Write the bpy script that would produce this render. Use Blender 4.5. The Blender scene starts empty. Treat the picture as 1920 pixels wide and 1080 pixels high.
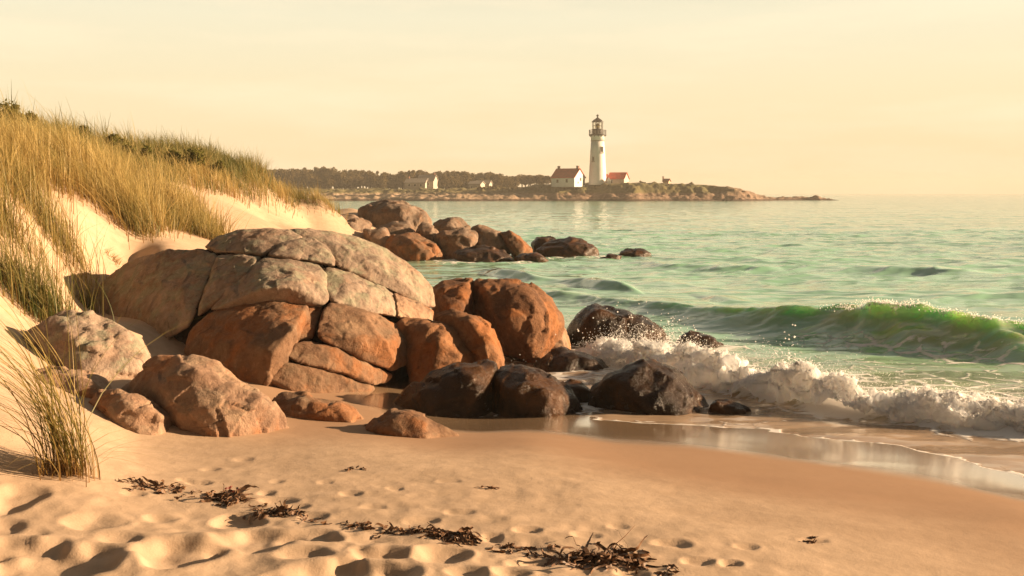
import bpy, bmesh, math, random
import numpy as np
from mathutils import Vector
random.seed(7)
RNG = np.random.default_rng(11)
scene = bpy.context.scene
col = scene.collection
R = math.radians

# ------------------------------------------------------------------ camera
H, F, CX, HY = 2.2, 1900.0, 960.0, 361.0     # eye height; focal length, centre and horizon in the photo's own pixels
cam_data = bpy.data.cameras.new('camera')
cam_data.sensor_width = 36.0
cam_data.lens = 36.0 * F / 1920.0
cam_data.shift_y = -(540.0 - HY) / 1920.0
cam_data.clip_start = 0.05
cam_data.clip_end = 30000.0
cam = bpy.data.objects.new('camera', cam_data)
col.objects.link(cam)
cam.location = (0, 0, H)
cam.rotation_euler = (R(90), 0, 0)
scene.camera = cam

# ------------------------------------------------------------------ light
SUN_EL, SUN_AZ = 15.0, 4.0          # elevation; azimuth measured from +X towards +Y (beyond the rocks)
world = bpy.data.worlds.new('World')
scene.world = world
world.use_nodes = True
wt = world.node_tree
wt.nodes.clear()
def wn(t, **k):
    n = wt.nodes.new(t)
    for a, b in k.items(): setattr(n, a, b)
    return n
w_out = wn('ShaderNodeOutputWorld'); w_bg = wn('ShaderNodeBackground')
sky = wn('ShaderNodeTexSky', sky_type='NISHITA', sun_disc=False)
sky.sun_elevation = R(SUN_EL); sky.sun_rotation = R(90.0 - SUN_AZ)
sky.air_density = 1.6; sky.dust_density = 5.0; sky.ozone_density = 0.6
tc = wn('ShaderNodeTexCoord'); sep = wn('ShaderNodeSeparateXYZ')
wt.links.new(tc.outputs['Generated'], sep.inputs[0])
ramp = wn('ShaderNodeValToRGB')
cr = ramp.color_ramp
SKYK = [(0.0, (.540, .415, .248)), (.05, (.537, .422, .258)), (.10, (.510, .437, .285)), (.17, (.487, .447, .325)), (.36, (.180, .175, .160)), (1.0, (.065, .072, .085))]
cr.elements[0].position, cr.elements[0].color = SKYK[0][0], SKYK[0][1] + (1,)
cr.elements[1].position, cr.elements[1].color = SKYK[-1][0], SKYK[-1][1] + (1,)
for p, c in SKYK[1:-1]:
    e = cr.elements.new(p); e.color = c + (1,)
wt.links.new(sep.outputs[2], ramp.inputs[0])
# faint streaks of high cloud
wmap = wn('ShaderNodeMapping'); wmap.inputs['Scale'].default_value = (2.2, 2.2, 16.0); wmap.inputs['Rotation'].default_value = (0, R(-7), 0)
wnoi = wn('ShaderNodeTexNoise'); wnoi.inputs['Scale'].default_value = 1.6; wnoi.inputs['Detail'].default_value = 6.0; wnoi.inputs['Roughness'].default_value = .55
wt.links.new(tc.outputs['Generated'], wmap.inputs[0]); wt.links.new(wmap.outputs[0], wnoi.inputs['Vector'])
wr = wn('ShaderNodeMapRange'); wr.inputs['From Min'].default_value = .46; wr.inputs['From Max'].default_value = .70
wr.inputs['To Min'].default_value = 0.0; wr.inputs['To Max'].default_value = .55
wt.links.new(wnoi.outputs[0], wr.inputs[0])
wcl = wn('ShaderNodeMix', data_type='RGBA'); wcl.inputs[7].default_value = (.60, .50, .35, 1)
wt.links.new(wr.outputs[0], wcl.inputs[0]); wt.links.new(ramp.outputs[0], wcl.inputs[6])
skm = wn('ShaderNodeMix', data_type='RGBA', blend_type='MULTIPLY'); skm.inputs[0].default_value = 1.0
skm.inputs[7].default_value = (.10, .10, .10, 1)
wt.links.new(sky.outputs[0], skm.inputs[6])
wmix = wn('ShaderNodeMix', data_type='RGBA'); wmix.inputs[0].default_value = 0.90
wt.links.new(skm.outputs[2], wmix.inputs[6]); wt.links.new(wcl.outputs[2], wmix.inputs[7])
# the sky away from the bay is duller
wsid = wn('ShaderNodeMath', operation='MULTIPLY_ADD'); wt.links.new(sep.outputs[0], wsid.inputs[0]); wsid.inputs[1].default_value = .30; wt.links.new(sep.outputs[1], wsid.inputs[2])
wback = wn('ShaderNodeMapRange', interpolation_type='SMOOTHSTEP')
for i_, q_ in zip((1, 2, 3, 4), (-.05, .70, .16, .765)): wback.inputs[i_].default_value = q_
wt.links.new(wsid.outputs[0], wback.inputs[0]); wt.links.new(wback.outputs[0], w_bg.inputs[1])
wt.links.new(wmix.outputs[2], w_bg.inputs[0])
wt.links.new(w_bg.outputs[0], w_out.inputs[0])

sun_data = bpy.data.lights.new('sun', 'SUN')
sun_data.energy = 5.0; sun_data.angle = R(0.6); sun_data.color = (1.0, .71, .43)
sun = bpy.data.objects.new('sun', sun_data); col.objects.link(sun)
sdir = Vector((math.cos(R(SUN_EL)) * math.cos(R(SUN_AZ)), math.cos(R(SUN_EL)) * math.sin(R(SUN_AZ)), math.sin(R(SUN_EL))))
sun.rotation_euler = (-sdir).to_track_quat('-Z', 'Y').to_euler()
sun.location = (60, 20, 40)

vs = scene.view_settings
vs.view_transform = 'Standard'; vs.look = 'None'; vs.gamma = 1.0; vs.use_curve_mapping = False
vs.exposure = 1.42

# ------------------------------------------------------------------ helpers
def px(x, y, Y):
    "a point seen at photo pixel (x, y), Y metres ahead"
    return ((x - CX) * Y / F, Y, H - (y - HY) * Y / F)

def tag(o, label=None, cat=None, group=None, kind=None):
    if label: o['label'] = label
    if cat: o['category'] = cat
    if group: o['group'] = group
    if kind: o['kind'] = kind
    return o

def empty(name, loc):
    o = bpy.data.objects.new(name, None); col.objects.link(o); o.location = loc
    o.empty_display_size = .1
    return o

def mesh_np(name, verts, faces, smooth=True):
    "faces: (n,4) or (n,3) int array, or a list of such arrays"
    me = bpy.data.meshes.new(name)
    fl = faces if isinstance(faces, list) else [faces]
    fl = [f for f in fl if len(f)]
    verts = np.asarray(verts, dtype=np.float32)
    me.vertices.add(len(verts)); me.vertices.foreach_set('co', verts.ravel())
    idx = np.concatenate([f.ravel() for f in fl]).astype(np.int32)
    tot = np.concatenate([np.full(len(f), f.shape[1]) for f in fl]).astype(np.int32)
    start = np.concatenate([[0], np.cumsum(tot)[:-1]]).astype(np.int32)
    me.loops.add(len(idx)); me.loops.foreach_set('vertex_index', idx)
    me.polygons.add(len(tot)); me.polygons.foreach_set('loop_start', start); me.polygons.foreach_set('loop_total', tot)
    me.polygons.foreach_set('use_smooth', np.full(len(tot), smooth))
    me.update(calc_edges=True); me.validate()
    return me

def attr(me, name, vals):
    a = me.attributes.new(name, 'FLOAT', 'POINT')
    a.data.foreach_set('value', np.asarray(vals, dtype=np.float32))

def link(name, me, mat=None, parent=None, loc=None):
    o = bpy.data.objects.new(name, me); col.objects.link(o)
    if mat: me.materials.append(mat)
    if parent: o.parent = parent
    if loc is not None: o.location = loc
    return o

_P = np.random.default_rng(3).permutation(4096)
def _h(ix, iy, iz=0):
    return _P[(_P[(_P[ix & 4095] + iy) & 4095] + iz) & 4095] / 4095.0 * 2 - 1
def vnoise(x, y, z=None):
    "smooth value noise in -1..1"
    if z is None: z = np.zeros_like(x)
    xi, yi, zi = np.floor(x).astype(int), np.floor(y).astype(int), np.floor(z).astype(int)
    f = lambda t: t * t * t * (t * (t * 6 - 15) + 10)
    u, v, w = f(x - xi), f(y - yi), f(z - zi)
    r = 0
    for dx in (0, 1):
        for dy in (0, 1):
            for dz in (0, 1):
                r = r + _h(xi + dx, yi + dy, zi + dz) * (u if dx else 1 - u) * (v if dy else 1 - v) * (w if dz else 1 - w)
    return r
def fbm(x, y, z=None, octv=4, gain=.5):
    s, a, k = 0, 1.0, 1.0
    for i in range(octv):
        s = s + a * vnoise(x * k + i * 17.3, y * k - i * 9.1, None if z is None else z * k + i * 4.7)
        a *= gain; k *= 2.03
    return s
def sstep(a, b, x):
    t = np.clip((x - a) / (b - a), 0, 1); return t * t * (3 - 2 * t)

# --- materials
class NT:
    def __init__(s, name):
        s.m = bpy.data.materials.new(name); s.m.use_nodes = True
        s.t = s.m.node_tree; s.t.nodes.clear()
        s.out = s.n('ShaderNodeOutputMaterial')
        s.geo = s.n('ShaderNodeNewGeometry')
    def n(s, t, **k):
        x = s.t.nodes.new(t)
        for a, b in k.items(): setattr(x, a, b)
        return x
    def l(s, a, b): s.t.links.new(a, b)
    def put(s, sock, v):
        if isinstance(v, (int, float)): sock.default_value = v
        elif isinstance(v, tuple): sock.default_value = v + (1,) if len(v) == 3 and len(sock.default_value) == 4 else v
        else: s.l(v, sock)
    def noise(s, scale, detail=4, rough=.55, vec=None, dist=0, out=0):
        x = s.n('ShaderNodeTexNoise'); x.inputs['Scale'].default_value = scale; x.inputs['Detail'].default_value = detail
        x.inputs['Roughness'].default_value = rough; x.inputs['Distortion'].default_value = dist
        s.l(vec if vec is not None else s.geo.outputs['Position'], x.inputs['Vector']); return x.outputs[out]
    def rng(s, v, a, b, c=0.0, d=1.0, smooth=False):
        x = s.n('ShaderNodeMapRange'); x.interpolation_type = 'SMOOTHSTEP' if smooth else 'LINEAR'
        s.put(x.inputs[0], v)
        for i, q in zip((1, 2, 3, 4), (a, b, c, d)): x.inputs[i].default_value = q
        return x.outputs[0]
    def mix(s, f, a, b, mode='MIX'):
        x = s.n('ShaderNodeMix', data_type='RGBA', blend_type=mode)
        s.put(x.inputs[0], f); s.put(x.inputs[6], a); s.put(x.inputs[7], b); return x.outputs[2]
    def math(s, op, a, b=0.0, clamp=False):
        x = s.n('ShaderNodeMath', operation=op, use_clamp=clamp); s.put(x.inputs[0], a); s.put(x.inputs[1], b); return x.outputs[0]
    def map(s, scale=(1, 1, 1), rot=(0, 0, 0), vec=None):
        x = s.n('ShaderNodeMapping'); x.inputs['Scale'].default_value = scale; x.inputs['Rotation'].default_value = rot
        s.l(vec if vec is not None else s.geo.outputs['Position'], x.inputs[0]); return x.outputs[0]
    def attr(s, name): return s.n('ShaderNodeAttribute', attribute_name=name).outputs['Fac']
    def bump(s, h, strength, dist, normal=None):
        x = s.n('ShaderNodeBump'); x.inputs['Strength'].default_value = strength; x.inputs['Distance'].default_value = dist
        s.l(h, x.inputs['Height'])
        if normal is not None: s.l(normal, x.inputs['Normal'])
        return x.outputs[0]
    def bsdf(s, base, rough=.8, **k):
        b = s.n('ShaderNodeBsdfPrincipled'); s.put(b.inputs['Base Color'], base); s.put(b.inputs['Roughness'], rough)
        for a, v in k.items(): s.put(b.inputs[a.replace('_', ' ')], v)
        return b
    def done(s, sh): s.l(sh, s.out.inputs[0]); return s.m

def simple_mat(name, c, rough=.7, var=.25, scale=3.0, metal=0.0):
    t = NT(name); n = t.noise(scale, 5)
    dark = tuple(q * (1 - var) for q in c); lite = tuple(min(1, q * (1 + var)) for q in c)
    b = t.bsdf(t.mix(t.rng(n, .3, .7), dark, lite), rough, Metallic=metal)
    return t.done(b.outputs[0])
# ------------------------------------------------------------------ sand
# control points of the beach and dune: where the ground lies along the line through a photo pixel, and how far off
GP = [(0,1080,4.5),(960,1080,4.65),(1920,1080,5.0),(0,950,5.4),(130,888,5.95),(600,950,5.75),(1300,950,6.0),(1920,960,6.3),
 (1500,880,7.4),(1000,830,7.9),(1920,920,7.32),(1500,840,8.55),(1100,800,9.3),(880,797,9.35),(1920,852,8.55),(1500,800,9.5),(1100,775,10.0),
 (500,420,28),(640,398,41),(450,382,27),(370,350,25),(602,405,37),(580,424,33),(400,457,17),(330,442,16),(240,428,14.5),(150,372,13.5),
 (150,452,13.5),(250,482,14),(300,462,14),(200,532,13),(60,452,11.5),(60,592,10.2),(150,562,12.2),(10,640,8.6),(30,705,7.9),(60,690,8.35),(160,715,8.5),(262,713,8.7),(0,800,6.4),
 (250,822,7.4),(170,802,7.2),(440,822,7.65),(100,300,16),(0,290,14),(200,330,18),(300,385,19),(0,256,20),(150,282,23),(300,314,26),
 (400,331,29),(500,352,32),(600,372,35),(660,391,42),(250,332,22),(680,795,8.6),(640,760,9.7),(560,752,9.7),(720,764,9.9),(800,767,10.2),(450,735,9.6),(780,822,8.05),(520,425,24),(600,450,30),(565,440,28)]
GW = [(6,16,-.8),(0,17,-.7),(0,25,-1.2),(10,12,-.6),(20,10,-.8),(20,30,-2),(5,40,-2),(1,35,-1.0),(-2.2,24,-.3),(-2.5,30,-.5),(-2.4,32,-.4),(-3.3,30,-.3),(-3.6,32,-.15),(-4.6,33,.12),(-4.3,30,-.05),(-5.0,31,.3),(-4.1,28,.0),(-3.9,24,.35),(-2.8,20,.1),(-4.2,35.8,.45),(-3.2,36,.0),(-.8,14,-.05),
 (-16,30,2.6),(-12,46,1.0),(-6,46,.3),(-20,60,1),(-3,42,-.3),(-30,20,3.6),(-30,40,2.6),(-8,5,1.5),(-12,8,2.3),(-15,14,3.2),
 (45,8,-1),(45,40,-3),(-45,5,3),(0,60,-2.5),(40,60,-3),(15,4,-.1),(8,3,.2),(-8,2,1.0),(0,1,.62),(45,1,-.4),(-45,60,2),(-2.9,11.5,.35),(-4.5,13.2,1.15),(-3.3,9.8,.35),(-2.7,10.5,.3),(-3.6,10.8,.5),(-4.15,10.8,.78),(-3.9,11.6,.70)]
_C = np.array([px(*p) for p in GP] + GW, float)
def _k(d2): return .5 * d2 * np.log(d2 + 1e-9)
def _warp(x, y):      # work in log distance so that near and far ground get the same care
    r = np.sqrt(x * x + y * y + 4.0); return x / r * 2.2, np.log(r)
_u, _v = _warp(_C[:, 0], _C[:, 1])
_n = len(_C)
_A = np.zeros((_n + 3, _n + 3))
_A[:_n, :_n] = _k((_u[:, None] - _u) ** 2 + (_v[:, None] - _v) ** 2) + np.eye(_n) * 2e-4
_A[:_n, _n], _A[:_n, _n + 1], _A[:_n, _n + 2] = 1, _u, _v
_A[_n:, :_n] = _A[:_n, _n:].T
_W = np.linalg.solve(_A, np.concatenate([_C[:, 2], np.zeros(3)]))
def base_z(x, y):
    x = np.asarray(x, float); y = np.asarray(y, float); sh = x.shape
    u, v = _warp(x.ravel(), y.ravel()); out = np.empty(len(u))
    for i in range(0, len(u), 20000):
        a, b = u[i:i + 20000, None], v[i:i + 20000, None]
        out[i:i + 20000] = _k((a - _u) ** 2 + (b - _v) ** 2) @ _W[:_n] + _W[_n] + _W[_n + 1] * a[:, 0] + _W[_n + 2] * b[:, 0]
    return out.reshape(sh)

def ground_at(pxx, pyy, y0=3.0, y1=60.0):
    "where the line through a photo pixel meets the sand"
    ys = np.exp(np.linspace(np.log(y0), np.log(y1), 1500))
    z = base_z((pxx - CX) * ys / F, ys) - (H - (pyy - HY) * ys / F)
    k = np.argmax(z > 0) if (z > 0).any() else len(ys) - 1
    Y = ys[k]; return (pxx - CX) * Y / F, Y, float(base_z((pxx - CX) * Y / F, Y))

# hollows and old footprints: photo pixel, half width, half height, depth
DENTS = [(100,1062,120,42,.085),(28,942,42,22,.05),(180,980,46,15,.04),(298,973,30,9,.03),(445,978,42,15,.05),(585,1008,50,16,.05),
 (340,1040,75,32,.08),(225,1012,40,13,.03),(470,1017,85,24,.06),(570,1042,50,12,.035),(830,1042,48,18,.06),(715,1043,55,15,.05),(640,1078,110,26,.075),(0,995,45,13,.03),
 (375,908,22,6,.025),(345,903,16,4,.02),(500,925,18,5,.025),(520,940,32,6,.03),(560,952,20,5,.02),(455,862,20,4,.02),(395,880,16,4,.02),
 (660,925,20,5,.02),(740,915,14,4,.015),(590,968,24,6,.025),(990,994,26,6,.03),(925,1005,18,5,.02),(1255,1020,36,9,.03),(1370,1060,22,7,.035),(690,1014,40,9,.02),
 (1000,1055,45,10,.035),(950,1078,35,9,.035),(1310,1055,30,7,.025),(1100,1000,26,6,.02),(1160,985,20,5,.015),(1530,1015,26,5,.02),(1400,1028,20,5,.02),(790,975,30,6,.02),(860,960,25,5,.015),
 (15,1030,50,16,.05),(520,905,14,4,.015),(610,905,14,4,.012),(700,950,20,4,.015),(840,900,20,4,.012),(880,1078,40,10,.04),(1180,1075,30,8,.03),(250,925,20,6,.02),(60,1005,30,8,.02)]
_D = []
for (a, b, c, d, e) in DENTS:
    X, Y, Z = ground_at(a, b)
    _D.append((X, Y, c * Y / F, d * Y * Y / F / (H - Z) * .9, e * .68))
def sand_z(x, y):
    x = np.asarray(x, float); y = np.asarray(y, float)
    z = base_z(x, y)
    near = np.exp(-np.maximum(0, y - 5.2) / 1.1) * sstep(2.4, -.6, x)
    dry = sstep(.16, .34, z)
    z = z + dry * (.011 * fbm(x * 1.7, y * 2.2, octv=3) * (.25 + near) + .006 * fbm(x * 9, y * 9, octv=2) * near
                   + .05 * fbm(x * .45, y * .35, octv=3) * sstep(8, 14, y))
    z = z + sstep(.02, .2, z) * .006 * fbm(x * .9, y * 2.6, octv=2)
    for (X, Y, a, b, e) in _D:
        m = (np.abs(x - X) < 2.2 * a) & (np.abs(y - Y) < 2.2 * b)
        if not m.any(): continue
        dx, dy = (x[m] - X) / a, (y[m] - Y) / b
        wob = .25 * vnoise(x[m] * 9, y[m] * 9)
        r = np.sqrt(dx * dx + dy * dy) + wob
        z[m] += -e * np.exp(-np.clip(r, 0, 3) ** 4 * .9) + .28 * e * np.exp(-((r - 1.25) / .28) ** 2)
    return z
_na, _nr = 760, 640
aa = np.linspace(-1.0, 1.0, _na); aa = np.sign(aa) * (np.abs(aa) * .55 + np.abs(aa) ** 3 * 1.25)
yy = np.exp(np.linspace(np.log(2.2), np.log(75), _nr))
YY, AA = np.meshgrid(yy, aa, indexing='ij'); XX = YY * AA
ZZ = sand_z(XX, YY)
def grid_faces(nr, nc):
    i = np.arange(nr * nc).reshape(nr, nc)
    return np.stack([i[:-1, :-1], i[:-1, 1:], i[1:, 1:], i[1:, :-1]], -1).reshape(-1, 4)

t = NT('sand')
pos = t.geo.outputs['Position']
sz = t.n('ShaderNodeSeparateXYZ'); t.l(pos, sz.inputs[0])
wetn = t.noise(.55, 3); fine = t.noise(160, 3, .7); med = t.noise(7, 5); big = t.noise(.8, 4)
zz = t.math('ADD', sz.outputs[2], t.math('MULTIPLY', t.math('SUBTRACT', wetn, .5), .10))
damp = t.math('MULTIPLY', t.rng(zz, .37, .24, smooth=True), t.rng(sz.outputs[1], 13, 12, smooth=True))
film = t.math('MULTIPLY', t.rng(zz, .155, .10, smooth=True), t.rng(sz.outputs[1], 40, 30))
c = t.mix(t.rng(med, .35, .65), (.455, .325, .222), (.54, .39, .272))
c = t.mix(t.rng(big, .35, .7, 0, .35), c, (.49, .34, .225))
c = t.mix(t.rng(fine, .62, .78, 0, .45), c, (.30, .18, .10))
c = t.mix(t.rng(fine, .38, .25, 0, .35), c, (.80, .62, .44))
c = t.mix(t.math('MULTIPLY', damp, .88), c, (.335, .200, .120))
c = t.mix(t.math('MULTIPLY', film, .85), c, (.38, .26, .16))
rough = t.mix(film, (.9, .9, .9), (.17, .17, .17))
b1 = t.bump(t.noise(90, 4, .65), .32, .006)
b2 = t.bump(t.noise(14, 4), .22, .02, b1)
bmix = t.n('ShaderNodeMix', data_type='VECTOR')
t.l(t.math('MAXIMUM', film, t.math('MULTIPLY', damp, .6)), bmix.inputs[0]); t.l(b2, bmix.inputs[4])
flat = t.bump(t.noise(2.5, 2, vec=t.map((1, 3, 1))), .02, .01); t.l(flat, bmix.inputs[5])
b = t.bsdf(c, rough, Coat_Weight=film, Coat_Roughness=.13, Coat_IOR=3.8, Normal=bmix.outputs[1]); t.put(b.inputs['Specular IOR Level'], t.rng(film, 0, 1, .15, .9))
sand_mat = t.done(b.outputs[0])
me = mesh_np('beach_sand', np.stack([XX, YY, ZZ], -1).reshape(-1, 3), grid_faces(_nr, _na))
tag(link('beach_sand', me, sand_mat), 'pale golden sand of the beach and the dune slopes behind it', 'sand', kind='structure')

# ------------------------------------------------------------------ sea
CREST = np.array([(-30,60),(-8,40),(-3.2,30),(-1.5,26),(.5,22.2),(2.0,20.1),(3.3,18.4),(4.4,16.6),(5.4,15.3),(7.1,14.0),(9.5,12.8),(14,11.0),(30,7)], float)
CAMP = np.array([0,0,0,.04,.09,.14,.16,.28,.66,.40,.30,.28,.2])
def lap(a, X):      # smooth interpolation along the crest
    k = np.linspace(-30, 30, 1201); v = np.interp(k, CREST[:, 0], a)
    w = np.hanning(41); w /= w.sum(); v = np.convolve(np.pad(v, 20, mode='edge'), w, 'valid'); return np.interp(X, k, v)
BORE = np.array([(.9,13.6),(1.35,12.9),(1.75,12.3),(2.2,11.3),(2.75,10.65),(3.35,9.95),(3.98,9.55),(4.75,9.3),(6.5,8.9),(10,8.0),(16,6)], float)
BTOP = np.array([.12,.36,.46,.36,.46,.38,.32,.31,.29,.28,.28])
def wob(x): return .45 * vnoise(x * .8, x * 0 + 3.3) + .22 * vnoise(x * 2.1, x * 0 + 6.1)
def sea_surface(x, y):
    Yc = lap(CREST[:, 1], x) + wob(x); A = lap(CAMP, x) * (1 + (.22 + .3 * sstep(4.5, 2, x)) * vnoise(x * 1.2, y * 0 + 8.1))
    s = (y - Yc) * .70; ru0 = x * .75 - y * .66; rv0 = x * .66 + y * .75
    A = A * sstep(0, .1, A)
    wf = .50 + .5 * A
    prof = np.where(s < 0, np.exp(-(np.abs(s) / wf) ** 1.6), .72 * np.exp(-(s / 1.5) ** 2) + .28 * np.exp(-(s / .35) ** 2))
    eta = A * prof - .07 * A * np.exp(-((s + 1.3) / .6) ** 2)
    eta = eta + A * np.exp(-(s / 1.3) ** 2) * (.10 * vnoise(ru0 * 1.1, rv0 * 2.6) + .08 * fbm(ru0 * 3.2, rv0 * 4.5, octv=3))
    eta = eta + .20 * sstep(6, 3, x) * sstep(-2, 0, x) * np.clip(.25 + .9 * vnoise(x * .9, y * 0 + 21), 0, 1) * np.where(s < 2.4, np.exp(-((s - 2.4) / .35) ** 2), np.exp(-((s - 2.4) / 1.1) ** 2))
    # second, lower line of swell and a field of small wavelets
    Y2 = 28.5 - .35 * (x - 9) + 1.2 * vnoise(x * .3, y * 0 + 1.7); A2 = .17 * sstep(2, 9, x) * (.5 + .8 * np.abs(vnoise(x * .35, y * 0 + 5.0)))
    s2 = y - Y2; eta = eta + A2 * np.where(s2 < 0, np.exp(-(s2 / .55) ** 2), np.exp(-(s2 / 1.6) ** 2))
    off = sstep(1.0, 7.0, s); ru = x * .82 + y * .57; rv = -x * .57 + y * .82
    ridge = lambda n: (1 - np.abs(n)) ** 3
    ch = ridge(vnoise(ru * .22, rv * .55)) * .13 + ridge(vnoise(ru * .5 + 7, rv * 1.15)) * .07 + .045 * fbm(ru * .9, rv * 2.0, octv=3)
    eta = eta + (ch - .08) * (.20 + .46 * off) * sstep(0, .12, .25 + s * .02 + .1) * np.clip(1.25 - y / 160, .25, 1)
    # between the breaker and the shore the water is thin
    Yb = np.interp(x, BORE[:, 0], BORE[:, 1]); bt = np.interp(x, BORE[:, 0], BTOP)
    q = (y - Yb)
    shore = sstep(.15, -.9, q)
    eta = eta * (1 - .93 * shore)
    eta = eta + .20 * bt * sstep(.7, 1.6, x) * np.where(q < .0, np.exp(-(q / .16) ** 2), np.exp(-(q / 1.0) ** 2))
    eta = eta + shore * (.014 * fbm(x * .9, y * 1.4, octv=3) + .006 * vnoise(x * 4, y * 9))
    tide = .022 * shore
    return eta + tide, s, A, q, prof
_nw, _nc = 1150, 760
wa = np.linspace(-1, 1, _nc); wa = np.sign(wa) * (np.abs(wa) * .52 + np.abs(wa) ** 4 * 1.1)
wy = np.concatenate([np.exp(np.linspace(np.log(6.8), np.log(60), 900, endpoint=False)), np.exp(np.linspace(np.log(60), np.log(1800), 250))])
WY, WA = np.meshgrid(wy, wa, indexing='ij'); WX = WY * WA
E, S, A, Q, PR = sea_surface(WX, WY)
ST = base_z(WX, np.minimum(WY, 70)); ST = np.where(WY > 70, -4, ST)
depth = np.clip(E - ST, -.5, 6)
curl = np.where(A > .05, (np.clip(E, 0, 2) / np.maximum(A, .05)), 0); curl = np.clip(curl, 0, 1.1) ** 3 * A * .60 * np.exp(-np.abs(S) / .7)
VX, VY = WX - curl * .6, WY - curl * .8
nz = fbm(WX * 1.2, WY * 1.2, octv=3)
shore_edge = np.exp(-np.clip(depth, 0, 9) / .007) * .9
lace = sstep(.9, -.3, Q) * (.34 + .22 * vnoise(WX * .9, WY * 2.2)) + np.exp(-((Q - .35) / .7) ** 2) * .8
behind = np.exp(-np.clip(Q, 0, 99) / 7.0) * sstep(-.5, -1.7, S) * sstep(-.25, .4, Q) * .84
tip = np.exp(-((S + .06) / .20) ** 2) * sstep(.20, .42, A) * (np.exp(-((WX - 5.75) / .38) ** 2) + .75 * np.exp(-((WX - 6.75) / .5) ** 2) + .5 * np.exp(-((WX - 4.3) / .3) ** 2)) * (.62 + .3 * vnoise(WX * 7, WY * 7))
face = np.exp(-((S + 1.2) / .75) ** 2) * sstep(.12, .4, A) * .66
rockfoam = np.zeros_like(WX)
for (rx, ry, rr) in [(-1.2,32.8,1.4),(.2,32.4,1.2),(1.6,34.2,1.3),(2.9,34.6,1.2),(4.1,35.6,1.1),(-2.0,32.6,1.2),(1.4,14.0,.9),(3.0,14.3,.6),(1.0,12.6,.9),(.5,12.0,.8),(1.7,10.9,.8),(.9,10.5,.7)]:
    rockfoam = np.maximum(rockfoam, np.exp(-(((WX - rx) / rr) ** 2 + ((WY - ry) / (rr * 1.1)) ** 2)) * .8)
foam = np.clip(np.maximum.reduce([shore_edge, lace, behind, tip, face, rockfoam]), 0, 1) * (WY < 60)
shal = np.maximum(np.exp(-np.clip(depth, 0, 9) / .20), np.maximum(.75 * sstep(-.7, -2.0, S) * (WY < 60) * sstep(-6, 0, -Q), .97 * sstep(.4, -.3, Q)))

t = NT('sea_water')
fo = t.attr('foam'); sh = t.attr('shallow')
uv = t.map((.82, 1.0, .3), (0, 0, R(-35)))
warp = t.n('ShaderNodeMix', data_type='VECTOR'); warp.inputs[0].default_value = .22
t.l(t.map((1, 1, .2)), warp.inputs[4]); t.l(t.noise(1.3, 3, out=1), warp.inputs[5])
vor = t.n('ShaderNodeTexVoronoi', feature='DISTANCE_TO_EDGE'); vor.inputs['Scale'].default_value = 3.4
t.l(warp.outputs[1], vor.inputs['Vector'])
strk = t.noise(3.0, 6, .62, vec=t.map((.35, 2.1, 1), (0, 0, R(14))), dist=.8)
strk2 = t.noise(11, 5, .65, vec=t.map((.6, 1.5, 1), (0, 0, R(18))))
lacev = t.math('MULTIPLY', t.rng(vor.outputs[0], .16, .0), .18)
patt = t.math('ADD', t.math('ADD', t.math('MULTIPLY', strk, .62), t.math('MULTIPLY', strk2, .38)), lacev)
thr = t.math('SUBTRACT', 1.02, t.math('MULTIPLY', fo, .68))
fm = t.math('MULTIPLY', t.rng(t.math('SUBTRACT', patt, thr), -.05, .10, smooth=True), t.rng(fo, .02, .12))
gcol = t.mix(t.rng(t.noise(.12, 3), .35, .65), (.21, .44, .27), (.30, .54, .38))
gcol = t.mix(t.math('MULTIPLY', t.rng(t.noise(1.6, 5, .6, vec=t.map((.35, 1.6, .4), (0, 0, R(40))), dist=.5), .34, .60), t.rng(t.attr('swell'), .05, .35)), gcol, (.38, .46, .23))
gcol = t.mix(sh, gcol, (.46, .32, .22))
wcol = t.mix(fm, gcol, (.80, .76, .72))
n1 = t.noise(1.6, 4, .6, vec=t.map((.7, 1.5, 1), (0, 0, R(-35)))); n2 = t.noise(7, 4, .6, vec=t.map((.6, 1.6, 1), (0, 0, R(-30)))); n3 = t.noise(.35, 3, .5, vec=t.map((.6, 1.5, 1), (0, 0, R(-35))))
bb = t.bump(t.noise(.10, 4, .6, vec=t.map((.6, 1.5, 1), (0, 0, R(-20)))), .5, 2.2); bb = t.bump(n3, .35, .35, bb); bb = t.bump(n1, .25, .08, bb); bb = t.bump(n2, .20, .02, bb)
bb = t.bump(fm, .6, .025, bb)
b = t.bsdf(wcol, t.rng(fm, 0, 1, .09, .75), IOR=1.6, Normal=bb)
t.put(b.inputs['Subsurface Weight'], t.rng(t.attr('swell'), .05, .3, 0, .85)); b.inputs['Subsurface Radius'].default_value = (.55, .9, .45); b.inputs['Subsurface Scale'].default_value = .9
sea_mat = t.done(b.outputs[0])
me = mesh_np('sea', np.stack([VX, VY, E], -1).reshape(-1, 3), grid_faces(_nw, _nc))
attr(me, 'foam', foam.ravel()); attr(me, 'shallow', shal.ravel()); attr(me, 'swell', (np.exp(-(S / 1.2) ** 2) * np.clip(A, 0, 1)).ravel())
tag(link('sea', me, sea_mat), 'pale green sea with a curling wave and lacy foam near the shore', 'sea', kind='structure')
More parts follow.
